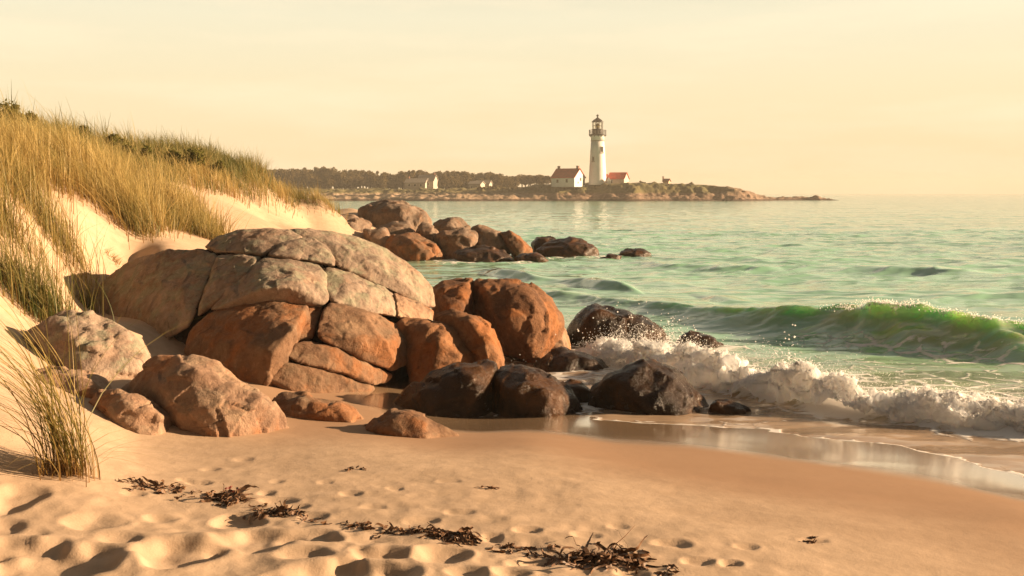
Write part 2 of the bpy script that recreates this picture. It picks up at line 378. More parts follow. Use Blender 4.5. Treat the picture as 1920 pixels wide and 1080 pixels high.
# ------------------------------------------------------------------ rocks
def rock_mat(name, a, b, rust, rust_amt, lichen_amt=0.0, rough=.85, spec=.3, bumpk=1.0, wet=False):
    t = NT(name)
    n1 = t.noise(1.1, 5, .6); n2 = t.noise(3.4, 6, .62, dist=.4); n3 = t.noise(1.7, 5, .6, dist=.3); sp = t.noise(46, 3, .75); mid = t.noise(11, 6, .72, dist=.3)
    c = t.mix(t.rng(n1, .35, .65), a, b)
    c = t.mix(t.rng(n2, .42, .70, 0, .55), c, tuple(q * .62 for q in a))
    c = t.mix(t.math('MULTIPLY', t.rng(n3, .47, .62, smooth=True), rust_amt), c, rust)
    if lichen_amt:
        nz = t.n('ShaderNodeSeparateXYZ'); t.l(t.geo.outputs['Normal'], nz.inputs[0])
        li = t.math('MULTIPLY', t.rng(t.noise(4.2, 6, .7), .45, .62, smooth=True), t.rng(nz.outputs[2], -.35, .45, 0, lichen_amt))
        c = t.mix(li, c, (.27, .265, .185))
    k = .3 if not wet else .2
    c = t.mix(t.rng(sp, .60, .74, 0, .40), c, tuple(q * .35 for q in a))
    c = t.mix(t.rng(sp, .40, .28, 0, k), c, tuple(min(1, q * 1.7) for q in b))
    c = t.mix(t.rng(mid, .54, .72, 0, .65), c, tuple(q * .45 for q in a)); c = t.mix(t.rng(mid, .46, .30, 0, .45), c, tuple(min(1, q * 1.35) for q in b))
    # hairline cracks
    wv = t.n('ShaderNodeMix', data_type='VECTOR'); wv.inputs[0].default_value = .25
    t.l(t.geo.outputs['Position'], wv.inputs[4]); t.l(t.noise(2.0, 4, out=1), wv.inputs[5])
    vo = t.n('ShaderNodeTexVoronoi', feature='DISTANCE_TO_EDGE'); vo.inputs['Scale'].default_value = 1.15; t.l(wv.outputs[1], vo.inputs['Vector'])
    ck = t.math('MULTIPLY', t.rng(vo.outputs[0], .012, .0), t.rng(t.noise(1.9, 2), .5, .6))
    c = t.mix(t.math('MULTIPLY', ck, .7), c, tuple(q * .3 for q in a))
    bp = t.bump(n2, .5 * bumpk, .07); bp = t.bump(mid, .7 * bumpk, .035, bp); bp = t.bump(sp, .5 * bumpk, .010, bp)
    bp = t.bump(ck, -.6, .015, bp)
    r = t.rng(mid, .3, .7, rough - .12, min(1, rough + .1))
    bs = t.bsdf(c, r, Normal=bp); bs.inputs['Specular IOR Level'].default_value = spec
    return t.done(bs.outputs[0])
M_gran = rock_mat('granite', (.225, .165, .125), (.44, .32, .24), (.30, .135, .06), .26, .8)
M_low = rock_mat('rusty_granite', (.135, .072, .041), (.27, .155, .09), (.30, .115, .038), .7, .12)
M_brown = rock_mat('brown_rock', (.135, .062, .031), (.30, .145, .068), (.32, .12, .036), .75)
M_far = rock_mat('far_rock', (.165, .115, .085), (.31, .22, .162), (.30, .13, .05), .32, .1)
M_fard = rock_mat('far_wet_rock', (.034, .020, .012), (.065, .036, .020), (.18, .07, .022), .45, 0, .40, .3, 1.0, True)
M_wet = rock_mat('wet_rock', (.022, .011, .005), (.045, .022, .010), (.19, .078, .022), .36, 0, .22, .22, 1.2, True)
M_pink = rock_mat('pink_granite', (.215, .128, .086), (.43, .27, .175), (.33, .135, .050), .78, .2)

def hull_points(outline, Yf, th, ridge=(), base=True, fwd=None, depth_of=None, inner=.66, grow=1.015):
    o = np.array(outline, float); c = o.mean(0); o = c + (o - c) * grow
    lo, hi = o.min(0), o.max(0); mid = (lo + hi) / 2; hw, hh = (hi - lo) / 2
    pts = []
    def d_out(p):
        u, v = (p[0] - mid[0]) / hw, (p[1] - mid[1]) / hh
        f = max(0, v) * (1 - min(1, abs(u)) ** 2)
        return Yf + th * (.50 - .5 * f + .05 * max(0, -v))
    for p in o:
        d = depth_of(p[0], p[1]) + .05 if depth_of else d_out(p)
        q = px(p[0], p[1], d); pts.append(q)
        if base and (p[1] - mid[1]) / hh > .45: pts.append((q[0], q[1], q[2] - .28))
        b = c + (p - c) * .84
        db = depth_of(b[0], b[1]) + th if depth_of else d + th * .55
        g = px(b[0], b[1], db); pts.append((g[0], g[1], g[2] - (0 if depth_of else .10 * th)))
        if base and not depth_of: pts.append((g[0], g[1], g[2] - .3))
    if ridge:
        for (x, y, k) in ridge:
            d = depth_of(x, y) - k if depth_of else Yf + th * k
            pts.append(px(x, y, d))
    else:
        for p in o:
            b = c + (p - c) * inner
            v = (b[1] - mid[1]) / hh
            d = depth_of(b[0], b[1]) - .03 if depth_of else Yf + th * (.16 - .13 * v + .10 * max(0, -v))
            pts.append(px(b[0], b[1], d))
    return pts

def rock_mesh(name, pts, voxel, smooth, amp, seed, origin, infl=.0, cuts=13, ledge=.75):
    bm = bmesh.new()
    for p in pts: bm.verts.new(p)
    r = bmesh.ops.convex_hull(bm, input=bm.verts)
    dead = list({g for g in r['geom_interior'] + r['geom_unused'] if isinstance(g, bmesh.types.BMVert)})
    bmesh.ops.delete(bm, geom=dead, context='VERTS')
    # chip the corners off along random planes, as frost and sea do
    rs = np.random.default_rng(int(seed) * 13 + 5)
    for k in range(cuts):
        co = np.array([v.co[:] for v in bm.verts]); d = rs.normal(size=3); d[2] = d[2] * .8 + .25; d /= np.linalg.norm(d)
        q = co @ d; off = q.max() - rs.uniform(.015, .045) * (q.max() - q.min())
        bmesh.ops.bisect_plane(bm, geom=bm.verts[:] + bm.edges[:] + bm.faces[:], plane_co=Vector(d * off), plane_no=Vector(d), clear_outer=True)
        co = [v.co.copy() for v in bm.verts]; bm.clear()
        for p in co: bm.verts.new(p)
        r = bmesh.ops.convex_hull(bm, input=bm.verts)
        bmesh.ops.delete(bm, geom=list({g for g in r['geom_interior'] + r['geom_unused'] if isinstance(g, bmesh.types.BMVert)}), context='VERTS')
    bmesh.ops.recalc_face_normals(bm, faces=bm.faces)
    me = bpy.data.meshes.new('tmp'); bm.to_mesh(me); bm.free()
    ob = bpy.data.objects.new('tmp', me); col.objects.link(ob)
    m = ob.modifiers.new('r', 'REMESH'); m.mode = 'VOXEL'; m.voxel_size = voxel; m.use_smooth_shade = True
    m = ob.modifiers.new('s', 'SMOOTH'); m.factor = .5; m.iterations = smooth
    dg = bpy.context.evaluated_depsgraph_get()
    out = bpy.data.meshes.new_from_object(ob.evaluated_get(dg))
    bpy.data.objects.remove(ob); bpy.data.meshes.remove(me)
    out.name = name
    n = len(out.vertices); co = np.empty(n * 3, np.float32); no = np.empty(n * 3, np.float32)
    out.vertices.foreach_get('co', co); out.vertices.foreach_get('normal', no)
    co = co.reshape(-1, 3).astype(float); no = no.reshape(-1, 3)
    x, y, z = co[:, 0] + seed * 3.7, co[:, 1] - seed * 1.9, co[:, 2] + seed * .7
    f0 = 1.0 / max(.25, amp * 14)
    d = fbm(x * f0 * 1.2, y * f0 * 1.2, z * f0 * 1.2, octv=6, gain=.58)
    rid = 1 - np.abs(vnoise(x * f0 * .9 + 5, y * f0 * .9, z * f0 * .9)) * 2
    chip = -np.clip(vnoise(x * f0 * 2.1, y * f0 * 2.1 + 9, z * f0 * 2.1) - .35, 0, 1)
    # ledges: patches of the surface split away along planes of their own
    rs = np.random.default_rng(int(seed) * 7 + 3); sp_ = max(.16, amp * 9)
    ext = np.ptp(co, axis=0); ns = int(np.clip(2.2 * (ext[0] * ext[1] + ext[0] * ext[2] + ext[1] * ext[2]) / sp_ ** 2, 8, 160))
    pk = co[rs.integers(0, len(co), ns)]; pd = rs.normal(size=(ns, 3)) * .16; po = rs.normal(0, .22, ns)
    wq = co + .22 * sp_ * np.stack([vnoise(x * 3 / sp_ * .3, y * 3 / sp_ * .3, z * 3 / sp_ * .3 + k * 11) for k in range(3)], -1)
    near = np.empty(len(co), int)
    for i in range(0, len(co), 8000): near[i:i + 8000] = ((wq[i:i + 8000, None] - pk[None]) ** 2).sum(-1).argmin(1)
    led = np.clip(((co - pk[near]) * pd[near]).sum(1) / amp + po[near], -.8, .8)
    co = co + no * (ledge * amp * led)[:, None]
    co = co + no * (amp * (.55 * d + .25 * rid + .6 * chip) + infl)[:, None] - np.asarray(origin)
    out.vertices.foreach_set('co', co.astype(np.float32).ravel())
    out.polygons.foreach_set('use_smooth', np.ones(len(out.polygons), bool))
    out.update()
    return out

_seed = [0]
def boulder(label, outline, Yf, th, mat, ridge=(), voxel=None, smooth=2, amp=None, group=None, extra=None):
    _seed[0] += 1
    o = np.array(outline, float); w = (o[:, 0].max() - o[:, 0].min()) * Yf / F
    vx = voxel or max(.014, Yf * .0021); am = amp or min(.045, .02 + .012 * w)
    org = px(o[:, 0].mean(), o[:, 1].max(), Yf + th * .4)
    if extra:       # a boulder split into blocks
        root = empty('boulder', org); tag(root, label, 'rock', group)
        for (ol, rd, dy, m2) in [(outline, ridge, 0, mat)] + extra:
            _seed[0] += 1
            link('block', rock_mesh('block', hull_points(ol, Yf + dy, th, rd), vx, smooth, am, _seed[0], org), m2 or mat, root)
        return root
    ob = link('boulder', rock_mesh('boulder', hull_points(outline, Yf, th, ridge), vx, smooth, am, _seed[0], org), mat)
    ob.location = org
    return tag(ob, label, 'rock', group)

# --- the great outcrop: one dome of granite broken along its joints
def dome(x, y):
    t = min(1.0, max(0.0, (y - 430) / 325.0)); u = (x - 500) / 330.0
    return 10.0 + 2.1 * (1 - t) ** 1.7 + 1.75 * abs(u) ** 1.8 + .35 * max(0, (t - .8)) / .2 * 0
OUT = [  # outline of the block in the photo, ridge points (photo pixel, how far the edge stands forward), material
 ([(178,580),(185,539),(222,505),(259,487),(315,470),(370,467),(402,477),(405,487),(389,517),(372,548),(365,580),(352,613),(307,641),(278,628),(241,613),(204,593)], [(238,560,.05),(300,520,.10),(350,500,.05),(310,600,.10),(345,560,.08),(290,490,-.02),(215,540,0)], M_gran, 0),
 ([(407,481),(448,476),(490,483),(470,509),(433,535),(396,578),(372,592),(374,572),(392,524),(404,498)], [], M_gran, .02),
 ([(385,463),(409,443),(448,432),(506,428),(537,431),(569,445),(514,467),(494,480),(448,475),(405,473)], [], M_gran, .05),
 ([(500,480),(526,459),(557,448),(584,446),(608,459),(623,479),(630,500),(600,492),(545,482)], [], M_gran, -.03),
 ([(537,430),(584,429),(631,437),(682,450),(725,466),(760,489),(787,513),(807,541),(815,576),(799,576),(764,557),(725,541),(674,514),(635,500),(608,460),(569,443)], [(640,470,.06),(690,490,.10),(740,520,.10),(780,550,.08),(600,442,.0),(700,470,.04)], M_gran, .05),
 ([(393,582),(412,561),(448,525),(483,494),(498,484),(537,482),(569,489),(610,498),(608,521),(604,541),(614,562),(604,571),(561,567),(514,561),(467,563),(428,571)], [(549,488,.02),(551,535,.30),(494,541,.22),(585,550,.10),(455,556,.05),(590,510,.02)], M_gran, -.03),
 ([(612,500),(643,509),(678,522),(709,536),(735,549),(744,572),(741,594),(702,588),(672,578),(623,566),(608,541),(606,521)], [(650,530,.05),(690,552,.07),(722,570,.06),(640,550,.04),(676,560,.02)], M_gran, 0),
 ([(737,549),(772,563),(799,576),(812,583),(810,602),(780,597),(744,595)], [], M_pink, .02),
 ([(345,660),(350,640),(358,619),(393,588),(448,572),(506,564),(545,566),(575,572),(577,596),(563,623),(541,650),(522,678),(494,703),(467,699),(428,690),(389,676)], [(549,578,.04),(551,617,.30),(512,655,.26),(480,620,.10),(400,640,.08),(430,600,.04)], M_low, 0),
 ([(577,572),(606,574),(590,603),(585,635),(553,641),(563,623),(577,603)], [], M_low, .14),
 ([(592,627),(594,615),(608,584),(619,570),(655,573),(702,589),(733,602),(768,622),(787,639),(778,668),(756,686),(733,694),(694,679),(655,663),(623,648)], [(690,600,.16),(722,640,.30),(650,600,.06),(640,630,.09),(745,640,.10),(740,675,.10)], M_low, -.04),
 ([(534,668),(549,646),(584,641),(623,649),(659,668),(690,681),(735,704),(726,718),(702,722),(655,704),(604,690),(553,679)], [], M_low, .02),
 ([(492,710),(526,680),(561,682),(604,692),(655,708),(698,724),(704,742),(674,756),(639,757),(592,748),(537,730)], [], M_low, .06),
]
org = px(520, 755, 10.6)
outcrop = tag(empty('boulder', org), 'huge domed granite boulder split by dark joints into many blocks', 'rock')
for i, (ol, rd, m, dy) in enumerate(OUT):
    fn = (lambda dd: (lambda x, y: dome(x, y) + dd))(dy)
    link('block', rock_mesh('block', hull_points(ol, 10, .85, rd, base=(i in (8, 12)), depth_of=fn, inner=.89, grow=1.014), .018, 2, .020, 20 + i, org, .003, 5, .45), m, outcrop)
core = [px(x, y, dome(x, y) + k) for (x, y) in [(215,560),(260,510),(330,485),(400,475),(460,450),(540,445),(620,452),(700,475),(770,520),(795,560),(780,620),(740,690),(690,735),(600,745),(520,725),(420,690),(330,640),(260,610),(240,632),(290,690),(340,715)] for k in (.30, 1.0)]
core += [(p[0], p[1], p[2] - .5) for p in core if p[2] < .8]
link('core', rock_mesh('core', core, .05, 4, .03, 50, org), rock_mat('shade_painted_joint_rock', (.040, .024, .015), (.06, .036, .022), (.07, .03, .014), .4), outcrop)  # core coloured near black so the gaps between blocks read as deep shade

boulder('low rusty boulder cracked in two, wedged against the great domed boulder',
 [(735,598),(780,596),(819,604),(854,615),(878,633),(893,658),(901,680),(860,690),(819,700),(791,712),(778,701),(780,670),(787,639),(764,619)], 11.0, 1.2, M_brown,
 ridge=[(800,612,.30),(822,640,.10),(845,632,.18),(812,690,.02),(880,670,.12),(788,660,.22)],
 extra=[([(811,586),(850,581),(893,588),(920,607),(936,639),(946,670),(944,690),(912,690),(901,654),(891,633),(858,613),(815,600)], [(885,603,.22),(915,640,.06),(935,670,.10),(858,597,.32),(920,685,.0)], .10, None)])
boulder('tall orange brown boulder with a vertical crack, standing behind the wet rocks',
 [(882,523),(897,520),(948,521),(991,532),(1030,556),(1049,584),(1056,607),(1049,619),(1000,641),(971,631),(936,617),(912,598),(885,582),(889,549)], 12.9, 1.7, M_brown,
 ridge=[(955,537,.34),(961,580,.07),(985,632,.03),(1040,600,.14),(1000,560,.16),(910,560,.16),(940,605,.05),(910,535,.40)],
 extra=[([(805,541),(830,527),(858,521),(885,521),(893,545),(883,580),(850,582),(820,577),(810,562)], [], .12, None),
        ([(1060,612),(1064,647),(1026,660),(1012,650),(1032,632)], [], .35, M_pink),
        ([(938,629),(975,633),(1020,640),(1020,672),(975,678),(946,674)], [], .28, M_wet)])

# --- wet black boulders in the wash
boulder('long wet black boulder with a deep notch in its back, by the wet sand',
 [(737,757),(764,729),(799,701),(846,682),(897,677),(930,681),(934,700),(922,764),(912,776),(819,772),(741,763)], 9.75, 1.0, M_wet,
 ridge=[(800,715,.28),(860,700,.22),(905,715,.16),(890,760,.05),(780,745,.20)],
 extra=[([(920,700),(934,683),(959,681),(1014,692),(1045,712),(1073,740),(1101,769),(1060,774),(1014,776),(940,776),(912,770)], [(985,700,.24),(1010,720,.12),(1040,768,.02),(950,720,.14),(1060,750,.14)], 0, None),
        ([(803,764),(819,736),(846,725),(877,732),(905,752),(899,776),(838,778)], [], -.04, M_wet)])
boulder('wet black wedge shaped boulder shining gold on its sunny flank before the foam',
 [(1106,752),(1112,725),(1142,700),(1186,681),(1220,673),(1254,681),(1279,700),(1303,730),(1329,765),(1303,776),(1200,776),(1122,772)], 9.85, 1.1, M_wet,
 ridge=[(1222,684,.34),(1258,708,.16),(1298,772,.01),(1150,712,.24),(1180,765,.03),(1245,760,.03)])
boulder('dark brown slanting boulder in the waves with spray at its low end',
 [(1060,630),(1073,597),(1093,578),(1112,568),(1156,579),(1210,596),(1244,616),(1259,633),(1244,650),(1161,654),(1097,652)], 14.2, 1.2, M_wet,
 ridge=[(1115,580,.22),(1095,610,.12),(1170,595,.14),(1150,640,.03),(1225,615,.18)])
boulder('low dark rock awash just beyond the splash', [(1264,638),(1288,620),(1323,626),(1357,643),(1342,651),(1280,650)], 14.2, .6, M_wet)
boulder('low rounded wet rock tucked below the tall orange brown boulder', [(998,688),(1019,661),(1053,651),(1093,658),(1127,675),(1146,695),(1078,702),(1020,698)], 12.2, .9, M_wet)
boulder('small black rock between the two large wet boulders', [(1049,720),(1073,708),(1097,719),(1112,736),(1107,754),(1070,752)], 10.5, .5, M_wet)
boulder('small black rock alone in the wash beside the wedge shaped boulder', [(1327,762),(1347,746),(1372,749),(1408,766),(1372,772)], 9.95, .32, M_wet)

# --- rocks bedded in the dry sand
boulder('broad grey boulder with a broken front, below the dune grass',
 [(38,655),(48,624),(74,600),(111,584),(167,583),(207,601),(252,630),(278,660),(281,684),(262,708),(230,712),(160,712),(80,690)], 8.55, 1.2, M_gran,
 ridge=[(132,617,.30),(190,650,.22),(165,695,.10),(230,700,.10),(75,640,.30),(240,660,.30),(225,690,.14),(262,690,.18)])
boulder('large half buried dome of tan granite, sunlit along its seaward back',
 [(235,732),(259,698),(289,676),(315,666),(352,667),(400,680),(456,712),(500,745),(530,780),(550,822),(437,822),(352,800),(300,775)], 7.62, 1.15, M_pink,
 ridge=[(345,676,.40),(372,700,.22),(412,742,.10),(405,812,.02),(300,720,.28),(330,770,.10),(470,740,.20)])
boulder('small pinkish rock half sunk in dry sand beside the foreground grass',
 [(160,752),(185,731),(222,727),(259,738),(296,760),(326,780),(330,810),(259,812),(200,790)], 7.5, .7, M_pink, ridge=[(228,735,.36),(245,765,.14),(262,806,.03),(195,765,.18),(305,785,.12)])
boulder('flat pale rock slab behind the foreground grass', [(30,712),(93,687),(156,693),(200,712),(218,732),(167,752),(74,742)], 7.9, .8, M_pink)
boulder('low brown rock in the shadow at the foot of the great domed boulder', [(497,748),(526,737),(569,737),(616,749),(659,767),(685,789),(639,796),(540,790)], 8.6, .8, M_low, ridge=[(560,748,.24),(640,770,.12),(660,786,.03),(540,775,.08)])
boulder('small rusty rock alone on the damp sand', [(664,806),(702,783),(725,767),(760,764),(799,776),(838,798),(861,818),(799,823),(721,817)], 8.03, .62, M_low, ridge=[(757,772,.34),(780,792,.12),(775,818,.02),(720,795,.12)])

# --- the far point of boulders
G = 'boulders of the far rocky point'
def far(label, ol, Yf, th, m, ridge=()): return boulder(label, ol, Yf, th, m, ridge, voxel=.045, smooth=2, amp=.06, group=G)
far('largest rounded boulder crowning the far rocky point', [(669,396),(688,382),(720,372),(757,379),(793,390),(812,410),(813,424),(760,430),(706,428),(676,412)], 37.5, 3.2, M_far, [(735,380,.36),(757,392,.12),(752,424,.05),(706,400,.2),(795,405,.2)])
far('flat sloping slab lying in the sand at the foot of the crowning boulder', [(588,421),(615,405),(662,403),(699,420),(680,432),(640,438),(604,432)], 34.5, 2.6, M_far)
far('squat grey boulder below the sloping slab', [(680,426),(724,426),(737,444),(724,462),(684,450)], 33.6, 1.6, M_far)
far('pale rounded boulder under the crowning boulder', [(706,428),(735,414),(764,416),(781,435),(775,444),(738,446)], 35.0, 1.8, M_far)
far('large orange sided boulder at the water line of the far point', [(720,455),(735,440),(775,437),(815,454),(834,480),(820,486),(779,486),(742,476)], 32.8, 2.0, M_low, [(770,445,.25),(785,460,.06),(782,482,.02),(815,465,.1),(745,460,.15)])
far('blocky boulder wedged behind the orange sided one', [(779,433),(793,415),(815,425),(826,440),(815,456),(790,446)], 34.2, 1.4, M_far)
far('smooth humped boulder against the open water', [(813,420),(837,407),(863,408),(882,427),(868,440),(824,438)], 35.5, 1.8, M_far, [(845,412,.3),(852,430,.1),(830,425,.15)])
far('brown angular boulder with a sunlit face below the humped one', [(806,446),(826,433),(870,426),(895,437),(896,460),(870,478),(830,472)], 33.6, 1.8, M_far, [(830,440,.2),(868,440,.1),(855,470,.03),(885,450,.1)])
far('dark shining boulder low in the wash of the far point', [(848,474),(874,463),(917,459),(946,472),(963,490),(906,493),(860,488)], 32.4, 1.6, M_fard)
far('steep brown boulder beside the humped one', [(883,440),(884,424),(906,425),(939,433),(958,460),(925,470),(895,458)], 34.0, 1.7, M_far)
far('leaning brown slab at the seaward edge of the heap', [(936,437),(957,431),(979,447),(999,466),(972,474),(950,458)], 33.8, 1.4, M_low)
far('low black rock lapped by foam below the leaning slab', [(963,484),(979,473),(1008,472),(1029,487),(979,491)], 32.2, 1.0, M_fard)
far('dark rounded rock just off the heap, behind the long dark one', [(995,457),(1005,443),(1030,441),(1047,449),(1032,468),(1003,466)], 36.0, 1.3, M_fard)
far('long dark humped rock standing in the sea off the point', [(1003,469),(1030,452),(1067,444),(1089,450),(1119,466),(1120,479),(1070,482),(1030,476)], 34.4, 1.8, M_fard)
far('smallest dark rock almost covered by the sea', [(1119,484),(1143,475),(1167,478),(1158,485)], 33.5, .7, M_fard)
far('last low dark rock seaward of the point', [(1156,477),(1180,466),(1205,465),(1222,476),(1202,480)], 34.8, .9, M_fard)
# ------------------------------------------------------------------ dune grass
def grass_mat(name):
    t = NT(name); h = t.attr('gh'); tn = t.attr('gt')
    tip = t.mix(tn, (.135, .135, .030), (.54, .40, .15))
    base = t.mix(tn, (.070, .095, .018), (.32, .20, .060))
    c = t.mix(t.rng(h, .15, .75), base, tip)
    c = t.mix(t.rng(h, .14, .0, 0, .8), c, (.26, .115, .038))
    df = t.n('ShaderNodeBsdfPrincipled'); t.l(c, df.inputs['Base Color']); df.inputs['Roughness'].default_value = .5; df.inputs['Specular IOR Level'].default_value = .3
    tr = t.n('ShaderNodeBsdfTranslucent'); t.l(c, tr.inputs[0])
    mx = t.n('ShaderNodeMixShader'); mx.inputs[0].default_value = .42
    t.l(df.outputs[0], mx.inputs[1]); t.l(tr.outputs[0], mx.inputs[2])
    return t.done(mx.outputs[0])
M_grass = grass_mat('marram_grass')
def blades(roots, h, lean, bend, width, tint, segs=6, droop=.25):
    "roots (n,3); h, bend, width, tint (n); lean (n) azimuth of the bend"
    n = len(roots); tt = np.linspace(0, 1, segs + 1)
    dx, dy = np.cos(lean), np.sin(lean)
    b = bend[:, None] * h[:, None]
    hor = b * tt ** 1.9
    ver = h[:, None] * (tt - (droop * np.clip(bend, 0, 2))[:, None] * tt ** 2.6)
    cx = roots[:, 0, None] + dx[:, None] * hor; cy = roots[:, 1, None] + dy[:, None] * hor; cz = roots[:, 2, None] + ver
    wa = lean + np.pi / 2 + RNG.normal(0, .7, n)
    w = width[:, None] * (1 - tt ** 1.6 * .93) * .5
    V = np.empty((n, segs + 1, 2, 3), np.float32)
    for k, sg in ((0, -1), (1, 1)):
        V[:, :, k, 0] = cx + sg * w * np.cos(wa)[:, None]; V[:, :, k, 1] = cy + sg * w * np.sin(wa)[:, None]; V[:, :, k, 2] = cz
    i0 = (np.arange(n) * (segs + 1) * 2)[:, None] + np.arange(segs)[None] * 2
    Fq = np.stack([i0, i0 + 1, i0 + 3, i0 + 2], -1).reshape(-1, 4)
    gh = np.broadcast_to(tt[None, :, None], (n, segs + 1, 2)).ravel()
    gt = np.broadcast_to(tint[:, None, None], (n, segs + 1, 2)).ravel()
    return V.reshape(-1, 3), Fq, gh, gt
def grass_obj(name, parts, mat, parent=None, origin=None):
    Vs, Fs, hs, ts, off = [], [], [], [], 0
    for (v, f, h, g) in parts:
        Vs.append(v); Fs.append(f + off); hs.append(h); ts.append(g); off += len(v)
    V = np.concatenate(Vs)
    if origin is not None: V = V - np.asarray(origin, np.float32)
    me = mesh_np(name, V, np.concatenate(Fs)); attr(me, 'gh', np.concatenate(hs)); attr(me, 'gt', np.concatenate(ts))
    return link(name, me, mat, parent)

def in_poly(x, y, poly):
    r = np.zeros(x.shape, bool); p = poly; j = len(p) - 1
    for i in range(len(p)):
        (xi, yi), (xj, yj) = p[i], p[j]
        c = ((yi > y) != (yj > y)) & (x < (xj - xi) * (y - yi) / (yj - yi + 1e-12) + xi)
        r ^= c; j = i
    return r
def scatter(poly, n, X0, X1, Y0, Y1, clump=.16):
    "roots gathered in clumps on the ground inside an outline"
    out, off = [], []
    tries = 0
    while sum(len(o) for o in out) < n and tries < 60:
        tries += 1
        m = n // 14
        cx, cy = RNG.uniform(X0, X1, m), RNG.uniform(Y0, Y1, m)
        z = base_z(cx, cy)
        ok = in_poly(CX + cx / cy * F, HY + (H - z) / cy * F, poly)
        cx, cy = cx[ok], cy[ok]
        if not len(cx): continue
        k = 14
        dx, dy = RNG.normal(0, clump, len(cx) * k), RNG.normal(0, clump, len(cx) * k); x = np.repeat(cx, k) + dx; y = np.repeat(cy, k) + dy
        off.append(np.stack([dx, dy], -1) / clump)
        out.append(np.stack([x, y], -1))
    p = np.concatenate(out)[:n]
    return np.column_stack([p, sand_z(p[:, 0], p[:, 1]) - .02, np.concatenate(off)[:n]])
def patch(poly, n, box, hmean, tint, lean=170, bend=.55, wid=.008, clump=.16, tvar=.25):
    r = scatter(poly, n, *box, clump=clump); m = len(r)
    cl = fbm(r[:, 0] * 1.7, r[:, 1] * 1.7, octv=3); wl = R(lean) + .9 * vnoise(r[:, 0] * .8, r[:, 1] * .8 + 40)
    hx_, hy_ = np.cos(wl) + .62 * r[:, 3], np.sin(wl) + .62 * r[:, 4]; dirn = np.arctan2(hy_, hx_); mag = np.clip(np.hypot(hx_, hy_), .3, 2.2); r = r[:, :3]
    h = hmean * np.clip(1 + .26 * RNG.normal(size=m) + .62 * cl, .2, 2.0)
    return blades(r, h, dirn + RNG.normal(0, .35, m), np.abs(bend * mag + RNG.normal(0, .2, m)), wid * RNG.uniform(.6, 1.4, m),
                  np.clip(tint + tvar * 1.8 * cl + RNG.normal(0, .20, m), 0, 1), 5)
RIDGE = [(-400,150),(0,222),(150,255),(300,288),(420,314),(540,344),(640,376),(672,391),(640,397),(560,391),(500,387),(440,372),(380,352),(320,347),(260,337),(150,305),(0,262),(-400,230)]
BACK = [(-400,200),(0,228),(120,240),(300,283),(420,312),(520,338),(520,345),(420,330),(300,308),(180,290),(0,255),(-400,260)]
SPUR = [(-300,240),(0,272),(60,288),(160,322),(260,352),(340,402),(405,440),(412,454),(380,447),(330,428),(290,417),(265,432),(235,427),(200,390),(140,362),(60,350),(0,370),(-300,400)]
MID = [(-300,235),(0,248),(150,290),(260,325),(330,352),(330,395),(260,352),(150,325),(0,285),(-300,280)]
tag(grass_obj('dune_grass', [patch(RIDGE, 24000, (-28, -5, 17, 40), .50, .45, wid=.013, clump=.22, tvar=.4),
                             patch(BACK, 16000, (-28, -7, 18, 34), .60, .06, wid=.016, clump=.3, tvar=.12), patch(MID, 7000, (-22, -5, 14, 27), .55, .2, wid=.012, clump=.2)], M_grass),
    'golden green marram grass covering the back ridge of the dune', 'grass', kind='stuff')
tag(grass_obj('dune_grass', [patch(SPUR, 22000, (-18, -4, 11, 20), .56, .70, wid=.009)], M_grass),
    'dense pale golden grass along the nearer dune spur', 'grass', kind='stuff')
def crest_spot(pxx, Y):
    x = (pxx - CX) * Y / F; return np.array((x, Y, float(sand_z(np.array([x]), np.array([Y]))[0]) + .06))
# long seed stalks that stand above the crest
def stalks(pts, hs):
    r = np.array([crest_spot(a, np.interp(a, [0, 15, 150, 235, 318, 385, 500, 600], [19, 18.8, 22.5, 24.5, 26.5, 28.5, 32, 35])) - (0, 0, .08) for a, b in pts]); n = len(r)
    return blades(r, np.array(hs), R(172) + RNG.normal(0, .25, n), np.abs(.5 + RNG.normal(0, .15, n)), np.full(n, .014), np.full(n, .75), 8, .3)
sp = [(int(x), int(235 + (x - 20) * .30 + random.uniform(0, 14))) for x in np.linspace(15, 600, 70) + RNG.normal(0, 9, 70)]
o = grass_obj('dune_grass', [stalks(sp, RNG.uniform(.75, 1.5, 70) * np.where(np.array([p[0] for p in sp]) < 260, 1.1, .7))], M_grass)
tag(o, 'sparse tall seed stalks leaning over the dune crest against the sky', 'grass', kind='stuff')

def tuft(label, root_px, n, h, spread, tint, lean=165, bend=.6, wid=.007, Y=None, name='grass_tuft', group='separate tufts of beach grass', bvar=.4, dirv=.9, extra=None):
    g = np.array(ground_at(*root_px)) if Y is None else np.array(px(*root_px, Y))
    x, y = RNG.normal(0, spread, n), RNG.normal(0, spread * .8, n)
    r = np.column_stack([g[0] + x, g[1] + y, sand_z(g[0] + x, g[1] + y) - .025])
    hh = h * RNG.uniform(.45, 1.15, n)
    parts = [blades(r, hh, R(lean) + RNG.normal(0, dirv, n), np.abs(bend + RNG.normal(0, bvar, n)), wid * RNG.uniform(.6, 1.3, n), np.clip(tint + RNG.normal(0, .28, n), 0, 1), 9, .35)]
    m = n // 4        # dead stems at the foot
    parts.append(blades(r[:m], hh[:m] * .35, RNG.uniform(0, 6.28, m), RNG.uniform(.3, 1.3, m), np.full(m, wid), np.full(m, 1.0), 5, .5))
    if extra is not None: parts.append(extra(g))
    o = grass_obj(name, parts, M_grass, origin=g); o.location = g
    return tag(o, label, 'grass', group)
